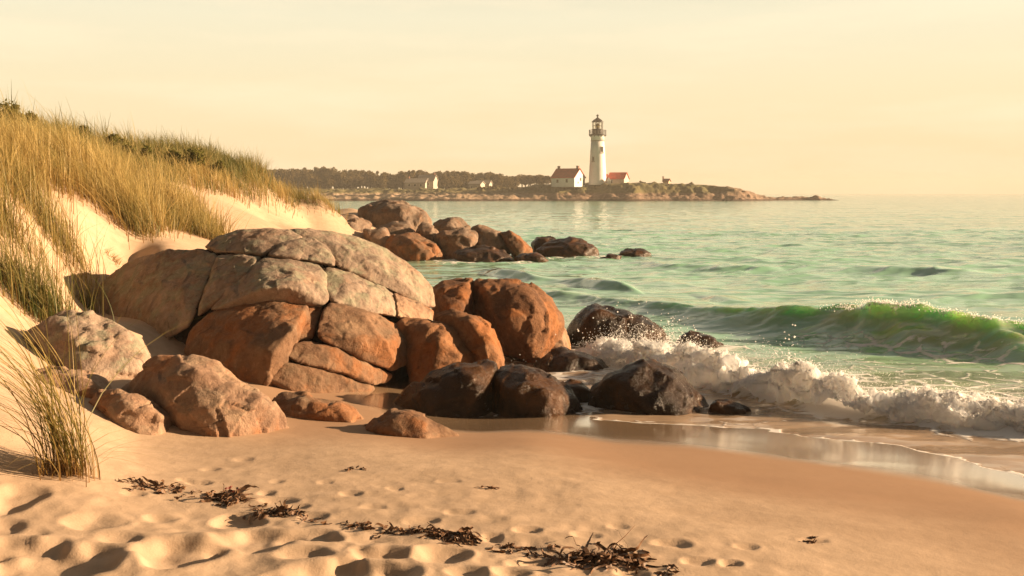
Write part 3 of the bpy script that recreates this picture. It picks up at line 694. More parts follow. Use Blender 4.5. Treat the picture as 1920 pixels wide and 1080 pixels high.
def long_arcs(g):
    n = 16
    r = np.column_stack([g[0] + RNG.normal(.03, .05, n), g[1] + RNG.normal(0, .05, n), np.full(n, g[2] - .02)])
    lean = np.concatenate([R(180) + RNG.normal(0, .25, 10), R(0) + RNG.normal(0, .35, 6)])
    h = np.concatenate([RNG.uniform(1.2, 1.7, 10), RNG.uniform(.30, .45, 6)]); bend = np.concatenate([RNG.uniform(.55, 1.0, 10), RNG.uniform(1.3, 2.0, 6)])
    return blades(r, h, lean, bend, np.full(n, .0065), RNG.uniform(.3, .9, n), 12, .42)
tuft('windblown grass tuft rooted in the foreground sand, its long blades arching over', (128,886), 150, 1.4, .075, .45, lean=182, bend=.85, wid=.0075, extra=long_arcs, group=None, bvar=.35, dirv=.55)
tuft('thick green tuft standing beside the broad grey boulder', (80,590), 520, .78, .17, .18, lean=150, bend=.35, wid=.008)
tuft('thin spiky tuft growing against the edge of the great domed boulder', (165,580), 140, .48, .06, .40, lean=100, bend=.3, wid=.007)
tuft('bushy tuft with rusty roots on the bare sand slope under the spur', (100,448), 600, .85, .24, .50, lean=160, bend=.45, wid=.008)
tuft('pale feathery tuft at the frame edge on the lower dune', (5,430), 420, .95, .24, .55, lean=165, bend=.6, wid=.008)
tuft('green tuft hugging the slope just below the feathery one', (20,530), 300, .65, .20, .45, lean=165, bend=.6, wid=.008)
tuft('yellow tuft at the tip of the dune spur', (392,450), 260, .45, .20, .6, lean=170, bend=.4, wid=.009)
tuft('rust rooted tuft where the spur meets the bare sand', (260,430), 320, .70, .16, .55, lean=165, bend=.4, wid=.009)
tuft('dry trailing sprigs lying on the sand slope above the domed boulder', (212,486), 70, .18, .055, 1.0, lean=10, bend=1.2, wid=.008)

def leafy(name, label, cat, root, size, n, mat, leaf, group=None, stem=None):
    "a shrub or a tree crown: leaf clumps spread through a lumpy volume"
    root = np.asarray(root, float)
    e = tag(empty(name, root), label, cat, group)
    V, Fc = leaf_cloud(size, n, leaf); link('foliage', mesh_np('foliage', V, Fc, False), mat, e)
    return e
def leaf_cloud(size, n, leaf, lumps=9):
    cs = RNG.normal(0, .38, (lumps, 3)) * np.array(size); cs[:, 2] = np.abs(cs[:, 2]) + size[2] * .35
    rad = RNG.uniform(.28, .55, lumps) * min(size)
    k = RNG.integers(0, lumps, n); d = RNG.normal(size=(n, 3)); d /= np.linalg.norm(d, axis=1)[:, None]
    p = cs[k] + d * (rad[k] * RNG.uniform(.55, 1.08, n))[:, None]
    a = RNG.normal(size=(n, 3)); a /= np.linalg.norm(a, axis=1)[:, None]
    b = np.cross(a, RNG.normal(size=(n, 3))); b /= np.linalg.norm(b, axis=1)[:, None]
    s = leaf * RNG.uniform(.6, 1.4, n)[:, None]
    V = np.stack([p - a * s, p - b * s * .5, p + a * s, p + b * s * .5], 1).reshape(-1, 3)
    return V, np.arange(n * 4).reshape(-1, 4)
def leaf_mat(name, c, c2):
    t = NT(name); c = t.mix(t.rng(t.noise(2.2, 4), .35, .65), c, c2)
    d = t.n('ShaderNodeBsdfDiffuse'); t.l(c, d.inputs[0]); tr = t.n('ShaderNodeBsdfTranslucent'); t.l(c, tr.inputs[0])
    m = t.n('ShaderNodeMixShader'); m.inputs[0].default_value = .3; t.l(d.outputs[0], m.inputs[1]); t.l(tr.outputs[0], m.inputs[2])
    return t.done(m.outputs[0])
M_shrub = leaf_mat('shrub_leaves', (.08, .08, .020), (.16, .14, .035))
GS = 'low shrubs on the dune crest'
for lb, p, Y, s in [('olive shrub at the highest end of the dune crest', (15,232), 18.5, (.7,.6,.45)), ('dark green shrub poking above the middle of the dune crest', (318,300), 26.5, (.9,.7,.5)),
                ('small olive shrub in the grass of the crest near the tall stalks', (150,262), 22.5, (.8,.6,.35)), ('low spreading shrub on the crest towards the sea', (235,284), 24.5, (.9,.7,.35)), ('little shrub on the crest seaward of the dark green one', (385,318), 28.5, (.7,.6,.35))]:
    leafy('shrub', lb, 'shrub', crest_spot(p[0], Y), np.array(s) * (1, 1, .85), 2600, M_shrub, .035, GS)
# ------------------------------------------------------------------ seaweed on the drift line
M_weed = simple_mat('seaweed', (.13, .062, .026), .6, .5, 30)
M_weedr = simple_mat('red_seaweed', (.16, .030, .012), .45, .5, 30)
def weed_mesh(cx, cy, rx, ry, n, hmax, length, dirx=1.0):
    Vs, Fs, off = [], [], 0
    for i in range(n):
        a = RNG.uniform(0, 2 * np.pi); r = np.sqrt(RNG.uniform()) ; x, y = cx + rx * r * np.cos(a), cy + ry * r * np.sin(a)
        k = 10; th = RNG.normal(0, .6) + (0 if RNG.uniform() < .5 else np.pi); el = RNG.uniform(-.3, .35)
        L = length * RNG.uniform(.35, 1.2) / k; p = np.array([x, y, hmax * RNG.uniform(0, 1) * (1 - r) + .004]); ps = [p]
        for j in range(k):
            th += RNG.normal(0, .6); el += RNG.normal(-.12, .35); el = np.clip(el, -1.0, .7)
            p = p + L * np.array([np.cos(th) * np.cos(el), np.sin(th) * np.cos(el), np.sin(el)]); p[2] = max(p[2], .003); ps.append(p)
        ps = np.array(ps); w = RNG.uniform(.005, .014) * (1 - np.linspace(0, 1, k + 1) ** 2 * .8)
        sd = np.array([RNG.normal(), RNG.normal(), RNG.normal()]); sd /= np.linalg.norm(sd)
        v = np.stack([ps - sd * w[:, None], ps + sd * w[:, None]], 1).reshape(-1, 3)
        v[:, 2] += sand_z(v[:, 0], v[:, 1])
        i0 = np.arange(k) * 2 + off
        Vs.append(v); Fs.append(np.stack([i0, i0 + 1, i0 + 3, i0 + 2], -1)); off += len(v)
    return np.concatenate(Vs), np.concatenate(Fs)
def weed(name, label, pxy, rx, ry, n, hmax, length, mat, kind=None, group=None):
    g = ground_at(*pxy); V, Fc = weed_mesh(g[0], g[1], rx, ry, n, hmax, length)
    o = link(name, mesh_np(name, V - np.array(g), Fc), mat); o.location = g
    return tag(o, label, 'seaweed', group, kind)
GW_ = 'heaps of seaweed along the drift line'
o = weed('seaweed_clump', 'largest tangled heap of dark seaweed lying in the foreground', (1128,1050), .19, .12, 130, .05, .22, M_weed, group=GW_)
weed('seaweed_clump', 'heap of seaweed with a red frond on top, near the grass tuft', (432,938), .10, .09, 75, .05, .16, M_weed, group=GW_)
weed('seaweed_clump', 'small brown heap of seaweed in the middle of the drift line', (852,1008), .10, .08, 70, .03, .17, M_weed, group=GW_)
weed('red_frond', 'dark red frond of seaweed on top of a heap near the grass tuft', (437,930), .05, .05, 26, .06, .10, M_weedr)
weed('seaweed_clump', 'thin spread of seaweed just before the red topped heap', (520,964), .15, .06, 50, .012, .12, M_weed, group=GW_)
weed('seaweed_clump', 'narrow string of seaweed beside the small brown heap', (765,997), .12, .04, 40, .012, .10, M_weed, group=GW_)
weed('seaweed_clump', 'first scraps of seaweed beside the bent grass blades', (295,915), .18, .05, 45, .010, .12, M_weed, group=GW_)
Vs, Fs, off = [], [], 0
line = [(235,905),(330,927),(430,945),(560,970),(700,990),(800,1000),(930,1020),(1010,1035),(1140,1050),(1260,1078)]
for i in range(110):
    k = random.randrange(len(line) - 1); q = random.random(); a, b = line[k], line[k + 1]
    g = ground_at(a[0] + (b[0] - a[0]) * q + random.gauss(0, 10), a[1] + (b[1] - a[1]) * q + random.gauss(0, 5))
    v, f = weed_mesh(g[0], g[1], .03, .03, random.randint(1, 5), .004, .07); Vs.append(v); Fs.append(f + off); off += len(v)
for (a, b) in [(672,880),(910,914),(1525,1016),(690,990)]:
    for j in range(3):
        g = ground_at(a + random.gauss(0, 8), b + random.gauss(0, 2)); v, f = weed_mesh(g[0], g[1], .03, .02, 4, .006, .06); Vs.append(v); Fs.append(f + off); off += len(v)
tag(link('seaweed_scraps', mesh_np('seaweed_scraps', np.concatenate(Vs), np.concatenate(Fs)), M_weed), 'scattered scraps of dark seaweed marking the drift line on the sand', 'seaweed', kind='stuff')

# ------------------------------------------------------------------ breaking foam
t = NT('foam')
n = t.noise(26, 5, .65); n2 = t.noise(5, 4, .6)
c = t.mix(t.rng(n2, .4, .65, 0, .5), (.95, .94, .93), (.90, .86, .82))
bf = t.bsdf(c, .7, Normal=t.bump(n, .35, .02), Subsurface_Weight=.9, Subsurface_Scale=.35); bf.inputs['Subsurface Radius'].default_value = (1.0, .9, .8); tr = t.n('ShaderNodeBsdfTranslucent'); t.l(c, tr.inputs[0])
mx = t.n('ShaderNodeMixShader'); mx.inputs[0].default_value = .36; t.l(bf.outputs[0], mx.inputs[1]); t.l(tr.outputs[0], mx.inputs[2])
M_foam = t.done(mx.outputs[0])
_ico = bmesh.new(); bmesh.ops.create_icosphere(_ico, subdivisions=1, radius=1.0)
IV = np.array([v.co[:] for v in _ico.verts]); IF = np.array([[v.index for v in f.verts] for f in _ico.faces]); _ico.free()
_oct = np.array([(1,0,0),(-1,0,0),(0,1,0),(0,-1,0),(0,0,1),(0,0,-1)], float); _of = np.array([(0,2,4),(2,1,4),(1,3,4),(3,0,4),(2,0,5),(1,2,5),(3,1,5),(0,3,5)])
def balls(P, r, iv=IV, jf=IF):
    n = len(P); V = (P[:, None, :] + iv[None] * r[:, None, None]).reshape(-1, 3)
    Fc = (np.arange(n) * len(iv))[:, None, None] + jf[None]
    return V, Fc.reshape(-1, 3)
def along(n, lo=.0, hi=.86):
    seg = np.linalg.norm(np.diff(BORE, axis=0), axis=1); cum = np.concatenate([[0], np.cumsum(seg)]) ; L = cum[8]
    d = RNG.uniform(lo, hi, n) * L; x = np.interp(d, cum, BORE[:, 0]); y = np.interp(d, cum, BORE[:, 1]); return x, y, np.interp(x, BORE[:, 0], BTOP)
# body of the breaker: one turbulent roll of foam
seg = np.linalg.norm(np.diff(BORE, axis=0), axis=1); cum = np.concatenate([[0], np.cumsum(seg)])
ll = np.arange(0, cum[8] + .8, .012); ss = np.concatenate([np.arange(-.30, .30, .010), np.arange(.30, .95, .018)])
S2, L2 = np.meshgrid(ss, ll, indexing='ij')
bx_, by_ = np.interp(L2, cum, BORE[:, 0]), np.interp(L2, cum, BORE[:, 1]); tp2 = np.interp(bx_, BORE[:, 0], BTOP)
gx = np.gradient(np.interp(ll, cum, BORE[:, 0]), ll); gy = np.gradient(np.interp(ll, cum, BORE[:, 1]), ll)
kk = np.hanning(61); kk /= kk.sum(); gx = np.convolve(np.pad(gx, 30, mode='edge'), kk, 'valid'); gy = np.convolve(np.pad(gy, 30, mode='edge'), kk, 'valid')
gn = np.hypot(gx, gy); nx_, ny_ = -gy / gn, gx / gn      # pointing out to sea
front = .10 * vnoise(L2 * 1.1, L2 * 0 + 3) + .07 * vnoise(L2 * 3.7, L2 * 0 + 9)
sq = S2 + front
pf = np.where(sq < .06, np.clip(1 - ((.06 - sq) / .36) ** 2, 0, 1) ** .75, np.exp(-((sq - .06) / .34) ** 2))
hm = tp2 * (.68 + .26 * vnoise(L2 * 1.5, L2 * 0 + 1) + .20 * vnoise(L2 * 4.0, S2 * 1.5 + 2))
def billow(x, y, z, octv=6, gain=.62):
    r, a_, k_ = 0, 1.0, 1.0
    for i in range(octv): r = r + a_ * (1 - 2 * np.abs(vnoise(x * k_ + i * 7.1, y * k_ + i * 3.3, z * k_))); a_ *= gain; k_ *= 2.1
    return r
z2 = pf * hm
tb = billow(L2 * 5.5 + 3, S2 * 5.5, z2 * 5.5)
z2 = z2 + (.068 * (tb - .4)) * np.sqrt(np.clip(pf, 0, 1)) - .05 * (1 - sstep(0, .3, pf))
push = .075 * fbm(L2 * 6, S2 * 6, z2 * 6 + 4, octv=4) - .10 * pf * np.clip(z2, 0, 1)
x2, y2 = bx_ + nx_ * (S2 + .12 + push), by_ + ny_ * (S2 + .12 + push)
x2 = x2 + gx * .05 * fbm(L2 * 6 + 30, S2 * 6, z2 * 6, octv=3)
fm_ = mesh_np('breaking_foam', np.stack([x2, y2, z2], -1).reshape(-1, 3), grid_faces(len(ss), len(ll)))
nv = len(fm_.vertices); no = np.empty(nv * 3, np.float32); fm_.vertices.foreach_get('normal', no); no = no.reshape(-1, 3).astype(float)
if no[:, 2].mean() < 0: no = -no
co2 = np.stack([x2, y2, z2], -1).reshape(-1, 3)
tag(link('breaking_foam', fm_, M_foam), 'white foam of the breaker rolling towards the wet sand', 'foam', kind='stuff')
# froth and drops thrown above it
pick = RNG.integers(0, nv, 52000); pick = pick[no[pick, 2] > -.3]
P = co2[pick] + no[pick] * np.abs(RNG.normal(0, .022, len(pick)))[:, None] + RNG.normal(0, .006, (len(pick), 3))
P = P[P[:, 2] > .05]
r = RNG.uniform(.002, .0062, len(P))
x, y, tp = along(6000, .0, 1.0); z = tp * (.75 + np.abs(RNG.normal(0, .20, 6000)) * (1 + 1.2 * np.clip(vnoise(x * 2.3, y * 0 + 7), 0, 1)))
P2 = np.stack([x + RNG.normal(.05, .09, 6000), y + RNG.normal(.1, .12, 6000), z], -1); r2 = RNG.uniform(.0018, .005, 6000)
nk = 1500; kx = np.where(RNG.uniform(size=nk) < .6, RNG.normal(5.75, .28, nk), RNG.normal(6.9, .45, nk)); ky = lap(CREST[:, 1], kx) + wob(kx)
ke, _, ka, _, _ = sea_surface(kx, ky); P3 = np.stack([kx - .15 - np.abs(RNG.normal(0, .08, nk)), ky - .25 + RNG.normal(0, .09, nk), ke + RNG.normal(.0, .025, nk)], -1)
V, Fc = balls(np.concatenate([P, P2, P3]), np.concatenate([r, r2, RNG.uniform(.004, .012, nk)]), _oct, _of)
tag(link('foam_froth', mesh_np('foam_froth', V, Fc), M_foam), 'fine white froth and droplets along the top of the breaker', 'foam', kind='stuff')
# the splash where the breaker strikes the rocks
def splash(cx, cy, n, up, spread):
    a = RNG.uniform(0, 6.28, n); q = RNG.uniform(0, 1, n) ** 1.6; rad = np.abs(RNG.normal(0, spread, n)) * (.4 + .8 * q)
    fans = .6 + .5 * np.cos(a * 5 + 1); 
    return np.stack([cx + rad * np.cos(a) * 1.5, cy + rad * np.sin(a) * .7, .02 + up * q * fans * RNG.uniform(.5, 1.2, n)], -1)
P = np.concatenate([splash(1.62, 12.7, 2600, .42, .22), splash(1.95, 12.6, 1700, .50, .16), splash(1.35, 13.1, 1500, .40, .22), splash(2.0, 13.0, 260, .85, .26), splash(1.5, 13.0, 220, .8, .30),
                    splash(1.05, 12.9, 900, .22, .30), splash(2.95, 10.8, 700, .62, .14)])
r = np.where(RNG.uniform(size=len(P)) < .9, RNG.uniform(.003, .009, len(P)), RNG.uniform(.008, .014, len(P)))
V, Fc = balls(P, r, _oct, _of)
tag(link('sea_spray', mesh_np('sea_spray', V, Fc), M_foam), 'burst of spray drops thrown up against the dark rocks', 'spray', kind='stuff')
# ------------------------------------------------------------------ far headland
def head_front(x):      # the shoreline of the headland
    return 262 + 2.5 * fbm(x * .06, x * 0 + 2, octv=3) + 20 * sstep(55, 80, x)
def head_z(x, y):
    f = head_front(x); d = y - f
    top = np.interp(x, [-140,-60,-20,0,8,15,22,35,50,58,64,70,80,87,91], [3.2,3.0,3.0,3.4,4.2,4.4,4.5,4.6,4.3,3.6,2.0,.9,.45,.3,-.5])
    shelf = np.interp(x, [-140,-30,0,10,25,60], [1.0,1.0,1.2,1.4,1.3,.8])
    cliff = np.interp(x, [-140,-10,8,20,45,80], [30,26,12,10,9,6])
    z = -.6 + (shelf + .6) * sstep(-2.5, 3.0, d) + (top - shelf) * sstep(2.0, cliff, d + 1.3 * fbm(x * .25, y * .25, octv=3))
    rough = sstep(-1, 2, d) * sstep(cliff + 3, cliff - 2, d)
    z = z + rough * (.40 * fbm(x * .5, y * .5, octv=4) + .25 * np.abs(fbm(x * 1.1, y * 1.1, octv=3))) + .12 * fbm(x * .15, y * .15) * sstep(5, 15, d)
    z = z - sstep(70, 120, d) * 1.5
    return np.where(x > 88, z - (x - 88) * .2, z)
hx = np.linspace(-170, 100, 780); hy = np.concatenate([np.linspace(254, 300, 150), np.linspace(301, 420, 60)])
HYg, HX = np.meshgrid(hy, hx, indexing='ij'); HZ = head_z(HX, HYg)
t = NT('headland')
nz = t.n('ShaderNodeSeparateXYZ'); t.l(t.geo.outputs['Normal'], nz.inputs[0]); pz = t.n('ShaderNodeSeparateXYZ'); t.l(t.geo.outputs['Position'], pz.inputs[0])
n1, n2 = t.noise(.10, 4), t.noise(.5, 5, .6)
rock = t.mix(t.rng(n2, .38, .62), (.15, .09, .058), (.29, .185, .125)); rock = t.mix(t.rng(t.noise(1.6, 4), .5, .7, 0, .6), rock, (.42, .30, .22))
beach = t.mix(t.rng(n2, .4, .6), (.38, .27, .18), (.28, .19, .125))
rock = t.mix(t.rng(pz.outputs[0], 2, 16), beach, rock)
wetb = t.rng(t.math('ADD', pz.outputs[2], t.math('MULTIPLY', n2, .5)), .85, .65)
rock = t.mix(wetb, rock, (.075, .042, .028))
grass = t.mix(t.rng(n2, .35, .65), (.075, .070, .020), (.14, .115, .035)); grass = t.mix(t.rng(n1, .5, .65, 0, .7), grass, (.20, .15, .055))
fac = t.math('MULTIPLY', t.rng(t.math('ADD', pz.outputs[2], t.math('MULTIPLY', t.math('SUBTRACT', n2, .5), 1.6)), 1.75, 2.35, smooth=True), t.rng(nz.outputs[2], .20, .5))
fac = t.math('MULTIPLY', fac, t.rng(pz.outputs[0], 62, 52))
b = t.bsdf(t.mix(fac, rock, grass), .9, Normal=t.bump(n2, .7, .5))
me = mesh_np('headland', np.stack([HX, HYg, HZ], -1).reshape(-1, 3), grid_faces(len(hy), len(hx)))
tag(link('headland', me, t.done(b.outputs[0])), 'low grassy headland ending in a rocky point, across the water', 'headland', kind='structure')
def hz(x, y): return float(head_z(np.array([x], float), np.array([y], float))[0])

# --- building helpers (all in the building's own frame)
class MB:
    def __init__(s): s.v, s.f = [], []
    def box(s, x0, x1, y0, y1, z0, z1):
        n = len(s.v); s.v += [(x, y, z) for z in (z0, z1) for (x, y) in ((x0, y0), (x1, y0), (x1, y1), (x0, y1))]
        s.f += [tuple(n + i for i in q) for q in ((3,2,1,0),(4,5,6,7),(0,1,5,4),(1,2,6,5),(2,3,7,6),(3,0,4,7))]; return s
    def lathe(s, prof, seg=32, close=True):
        n = len(s.v)
        for (r, z) in prof: s.v += [(r * math.cos(2 * math.pi * k / seg), r * math.sin(2 * math.pi * k / seg), z) for k in range(seg)]
        for i in range(len(prof) - 1):
            for k in range(seg): s.f.append((n + i * seg + k, n + i * seg + (k + 1) % seg, n + (i + 1) * seg + (k + 1) % seg, n + (i + 1) * seg + k))
        if close: s.f.append(tuple(n + k for k in range(seg))[::-1]); s.f.append(tuple(n + (len(prof) - 1) * seg + k for k in range(seg)))
        return s
    def bar(s, a, b, r, seg=6):
        a, b = Vector(a), Vector(b); d = (b - a).normalized(); u = d.orthogonal().normalized(); w = d.cross(u); n = len(s.v)
        for p in (a, b): s.v += [tuple(p + r * (math.cos(2 * math.pi * k / seg) * u + math.sin(2 * math.pi * k / seg) * w)) for k in range(seg)]
        s.f += [(n + k, n + (k + 1) % seg, n + seg + (k + 1) % seg, n + seg + k) for k in range(seg)]; s.f += [tuple(n + k for k in range(seg))[::-1], tuple(n + seg + k for k in range(seg))]; return s
    def poly(s, vs, fs):
        n = len(s.v); s.v += vs; s.f += [tuple(n + i for i in f) for f in fs]; return s
    def build(s, name, mat, parent, smooth=False):
        me = bpy.data.meshes.new(name); me.from_pydata(s.v, [], s.f)
        bm = bmesh.new(); bm.from_mesh(me); bmesh.ops.recalc_face_normals(bm, faces=bm.faces); bm.to_mesh(me); bm.free()
        for p in me.polygons: p.use_smooth = smooth
        return link(name, me, mat, parent)
M_white = simple_mat('white_paint', (.78, .75, .72), .55, .06, .8)
M_farwall = simple_mat('muted_white_paint', (.46, .40, .34), .7, .12, .8)  # white toned down so the far houses stand out less
M_black = simple_mat('black_iron', (.014, .009, .006), .5, .3, 2)
M_grey = simple_mat('grey_stone', (.36, .31, .27), .8, .15, 2)
M_roof = simple_mat('red_roof', (.50, .080, .042), .75, .2, 1.5)
M_dkwin = simple_mat('dark_window', (.05, .042, .036), .2, .2, 2)
M_brick = simple_mat('chimney_brick', (.25, .10, .065), .85, .2, 4)
M_shingle = simple_mat('weathered_shingle', (.30, .26, .22), .85, .15, 2)
t = NT('lantern_glass'); g = t.n('ShaderNodeBsdfGlass'); g.inputs['IOR'].default_value = 1.02; g.inputs['Color'].default_value = (.97, .95, .9, 1); M_glass = t.done(g.outputs[0])
t = NT('lens_brass'); M_lens = t.done(t.bsdf((.75, .50, .22), .25, Metallic=.7).outputs[0])

# --- lighthouse
D = 273.0; k = D / F
lx, ly, _ = px(1120.5, 347, D); lz = hz(lx, ly)
L = tag(empty('lighthouse', (lx, ly, lz)), 'tall white lighthouse with a black lantern on the grassy point', 'lighthouse')
Z = lambda p: (347.5 - p) * k
prof = [(2.45, -.4), (2.40, .0), (2.20, Z(318)), (1.98, Z(288)), (1.80, Z(268.4))]
MB().lathe(prof, 40).build('tower', M_white, L, True)
MB().lathe([(1.80, Z(268.3)), (1.95, Z(268.0)), (1.95, Z(267.2)), (1.80, Z(266.9))], 40).build('stone_band', M_grey, L, True)
MB().lathe([(1.79, Z(266.8)), (1.84, Z(260.5)), (2.02, Z(258.8)), (2.02, Z(258.2))], 40).build('collar', M_white, L, True)
gal = MB().lathe([(1.75, Z(258.1)), (2.30, Z(256.6)), (2.36, Z(256.5)), (2.36, Z(255.2)), (1.2, Z(255.1))], 40).build('gallery', M_black, L)
for i in range(12):
    a = 2 * math.pi * i / 12
    MB().bar((1.9 * math.cos(a), 1.9 * math.sin(a), Z(259.8)), (2.28 * math.cos(a), 2.28 * math.sin(a), Z(256.9)), .10).build('bracket', M_black, gal)
rail = MB()
for z in (Z(247.3), Z(250), Z(252.6)): rail.lathe([(2.26, z - .05), (2.32, z - .05), (2.32, z + .05), (2.26, z + .05), (2.26, z - .05)], 32, False)
for i in range(16):
    a = 2 * math.pi * i / 16; rail.bar((2.29 * math.cos(a), 2.29 * math.sin(a), Z(255.1)), (2.29 * math.cos(a), 2.29 * math.sin(a), Z(247)), .05)
rail.build('railing', M_black, L)
MB().lathe([(1.42, Z(255.0)), (1.42, Z(246.5)), (1.48, Z(246.2)), (1.48, Z(245.2)), (.3, Z(245.1))], 24).build('watch_room', M_black, L, False)
ln = MB().lathe([(1.34, Z(245.0)), (1.34, Z(233.0))], 10, False).build('lantern_room', M_glass, L)
mu = MB()
for i in range(10):
    a = 2 * math.pi * i / 10; mu.bar((1.40 * math.cos(a), 1.40 * math.sin(a), Z(245.2)), (1.40 * math.cos(a), 1.40 * math.sin(a), Z(232.4)), .07)
mu.lathe([(1.36, Z(239.4)), (1.44, Z(239.4)), (1.44, Z(238.8)), (1.36, Z(238.8)), (1.36, Z(239.4))], 10, False).build('glazing_bars', M_black, ln)
MB().lathe([(.25, Z(245.0)), (.30, Z(243.5)), (.55, Z(242)), (.62, Z(239)), (.5, Z(236)), (.2, Z(234.5))], 16).build('lens', M_lens, ln, True)
rf = MB().lathe([(1.3, Z(232.5)), (1.62, Z(232.3)), (1.60, Z(231.6)), (1.1, Z(228.2)), (.45, Z(225)), (.16, Z(223.2)), (.14, Z(222))], 20).build('lantern_roof', M_black, L, False)
MB().lathe([(.12, Z(222.0)), (.30, Z(221.4)), (.38, Z(220.2)), (.30, Z(219)), (.12, Z(218.5)), (.05, Z(217.2))], 14).build('ventilator_ball', M_black, rf, True)
def tower_window(az, pyc, w, h):
    z = Z(pyc); r = np.interp(z, [p[1] for p in prof], [p[0] for p in prof])
    c, s = math.cos(az), math.sin(az); T = lambda a, b, zz: (c * a - s * b, s * a + c * b, zz)
    def bx(m, x0, x1, y0, y1, z0, z1):
        n = len(m.v); m.box(x0, x1, y0, y1, z0, z1); m.v[n:] = [T(*p) for p in m.v[n:]]; return m
    w_ = bx(MB(), r - .25, r + .09, -w / 2, w / 2, z - h / 2, z + h / 2).build('window', M_grey, L)
    bx(MB(), r - .1, r + .11, -w / 2 + .1, w / 2 - .1, z - h / 2 + .12, z + h / 2 - .12).build('pane', M_dkwin, w_)
    bx(MB(), r - .2, r + .22, -w / 2 - .12, w / 2 + .12, z - h / 2 - .32, z - h / 2 - .01).build('sill', M_grey, w_)
tower_window(R(-90 + 30), 283.8, .95, 1.5)
tower_window(R(-90 - 38), 301.5, .62, 1.15)

# --- houses
def house(label, pxc, pyb, Dm, Lw, Ww, eave, ridge, rot, wall, roof, windows=(), gable_win=(), chimneys=(), door=None, sink=.5, name='house', dz=None):
    x, y, _ = px(pxc, pyb, Dm); z = H - (pyb - HY) * Dm / F if dz is None else dz
    h = tag(empty(name, (x, y, z)), label, 'house'); h.rotation_euler = (0, 0, rot)
    a, b = Lw / 2, Ww / 2
    MB().poly([(-a,-b,-sink),(a,-b,-sink),(a,b,-sink),(-a,b,-sink),(-a,-b,eave),(a,-b,eave),(a,b,eave),(-a,b,eave),(-a,0,ridge-.05),(a,0,ridge-.05)],
              [(0,1,5,4),(2,3,7,6),(1,2,6,9,5),(3,0,4,8,7),(0,3,2,1),(4,5,9,8),(6,7,8,9)]).build('wall', wall, h)
    o, tk = .22, .16; sl = (ridge - eave) / b; e = eave - sl * o
    rv = []
    for X in (-a - o, a + o): rv += [(X, -b - o, e + .04), (X, 0, ridge + .04), (X, b + o, e + .04), (X, b + o, e + .04 + tk), (X, 0, ridge + .04 + tk), (X, -b - o, e + .04 + tk)]
    rf = MB().poly(rv, [(0,1,2,3,4,5),(11,10,9,8,7,6),(5,4,10,11),(4,3,9,10),(0,6,7,1),(1,7,8,2),(0,5,11,6),(2,8,9,3)]).build('roof', roof, h)
    for (cx, w) in chimneys: 
        c_ = MB().box(cx - w / 2, cx + w / 2, -w / 2, w / 2, ridge - .4, ridge + .75).build('chimney', M_brick, rf)
        MB().box(cx - w / 2 - .06, cx + w / 2 + .06, -w / 2 - .06, w / 2 + .06, ridge + .75, ridge + .87).build('chimney_cap', M_black, c_)
    for (wx, wz, ww, wh) in windows:
        w_ = MB().box(wx - ww / 2, wx + ww / 2, -b - .05, -b + .1, wz - wh / 2, wz + wh / 2).build('window', M_white, h)
        MB().box(wx - ww / 2 + .07, wx + ww / 2 - .07, -b - .07, -b, wz - wh / 2 + .07, wz + wh / 2 - .07).build('pane', M_dkwin, w_)
    for (wy, wz, ww, wh) in gable_win:
        w_ = MB().box(a - .1, a + .05, wy - ww / 2, wy + ww / 2, wz - wh / 2, wz + wh / 2).build('window', M_white, h)
        MB().box(a, a + .07, wy - ww / 2 + .07, wy + ww / 2 - .07, wz - wh / 2 + .07, wz + wh / 2 - .07).build('pane', M_dkwin, w_)
    if door: MB().box(a - .1, a + .06, door[0] - door[1] / 2, door[0] + door[1] / 2, 0, door[2]).build('door', M_dkwin, h)
    return h
house('white keeper\'s house with a red roof and two chimneys, beside the lighthouse', 1065.5, 347, 271, 7.0, 5.8, 1.95, 4.25, R(-33), M_white, M_roof,
      windows=[(-1.6, 1.0, .75, 1.05), (1.2, 1.1, .75, 1.05)], gable_win=[(.5, 1.5, .8, 1.0), (-.9, .65, .5, .6)], chimneys=[(-2.9, .55), (2.9, .6)], door=(2.2, .8, 1.5))
house('small red roofed outbuilding on the seaward side of the lighthouse', 1159.5, 346, 274, 4.6, 3.6, 1.55, 3.1, R(-27), simple_mat('pinkish_plaster', (.62, .50, .42), .7, .06, 1), M_roof, windows=[(-1.2, .75, .5, 1.0)])
S_ = MB().box(-.45, .45, -.4, .4, 0, 0.9).poly([(-.5,-.45,.9),(.5,-.45,.9),(.5,.45,.9),(-.5,.45,.9),(0,0,1.9)], [(0,1,4),(1,2,4),(2,3,4),(3,0,4)])
x, y, z = px(1141.5, 346, 271)
sh_ = tag(empty('storage_hut', (x, y, hz(x, y) - .1)), 'tiny white hut with a pointed top between the lighthouse and the outbuilding', 'hut')
MB().box(-.45, .45, -.4, .4, -.3, .9).build('wall', M_white, sh_)
MB().poly([(-.55,-.5,.91),(.55,-.5,.91),(.55,.5,.91),(-.55,.5,.91),(0,0,2.0)], [(0,1,4),(1,2,4),(2,3,4),(3,0,4),(0,3,2,1)]).build('roof', M_white, sh_)
x, y, z = px(1133, 346, 278)
MB_ = tag(empty('shed', (x, y, hz(x, y))), 'small reddish shed close behind the base of the lighthouse', 'shed')
MB().box(-.9, .9, -.9, .9, -.3, 1.9).build('wall', simple_mat('red_plaster', (.40, .22, .17), .8, .1, 1), MB_)
MB().poly([(-1.05,-1.05,1.91),(1.05,-1.05,1.91),(1.05,1.05,1.91),(-1.05,1.05,1.91),(-1.05,0,2.7),(1.05,0,2.7)], [(0,1,5,4),(2,3,4,5),(0,4,3),(1,2,5),(0,3,2,1)]).build('roof', M_roof, MB_)
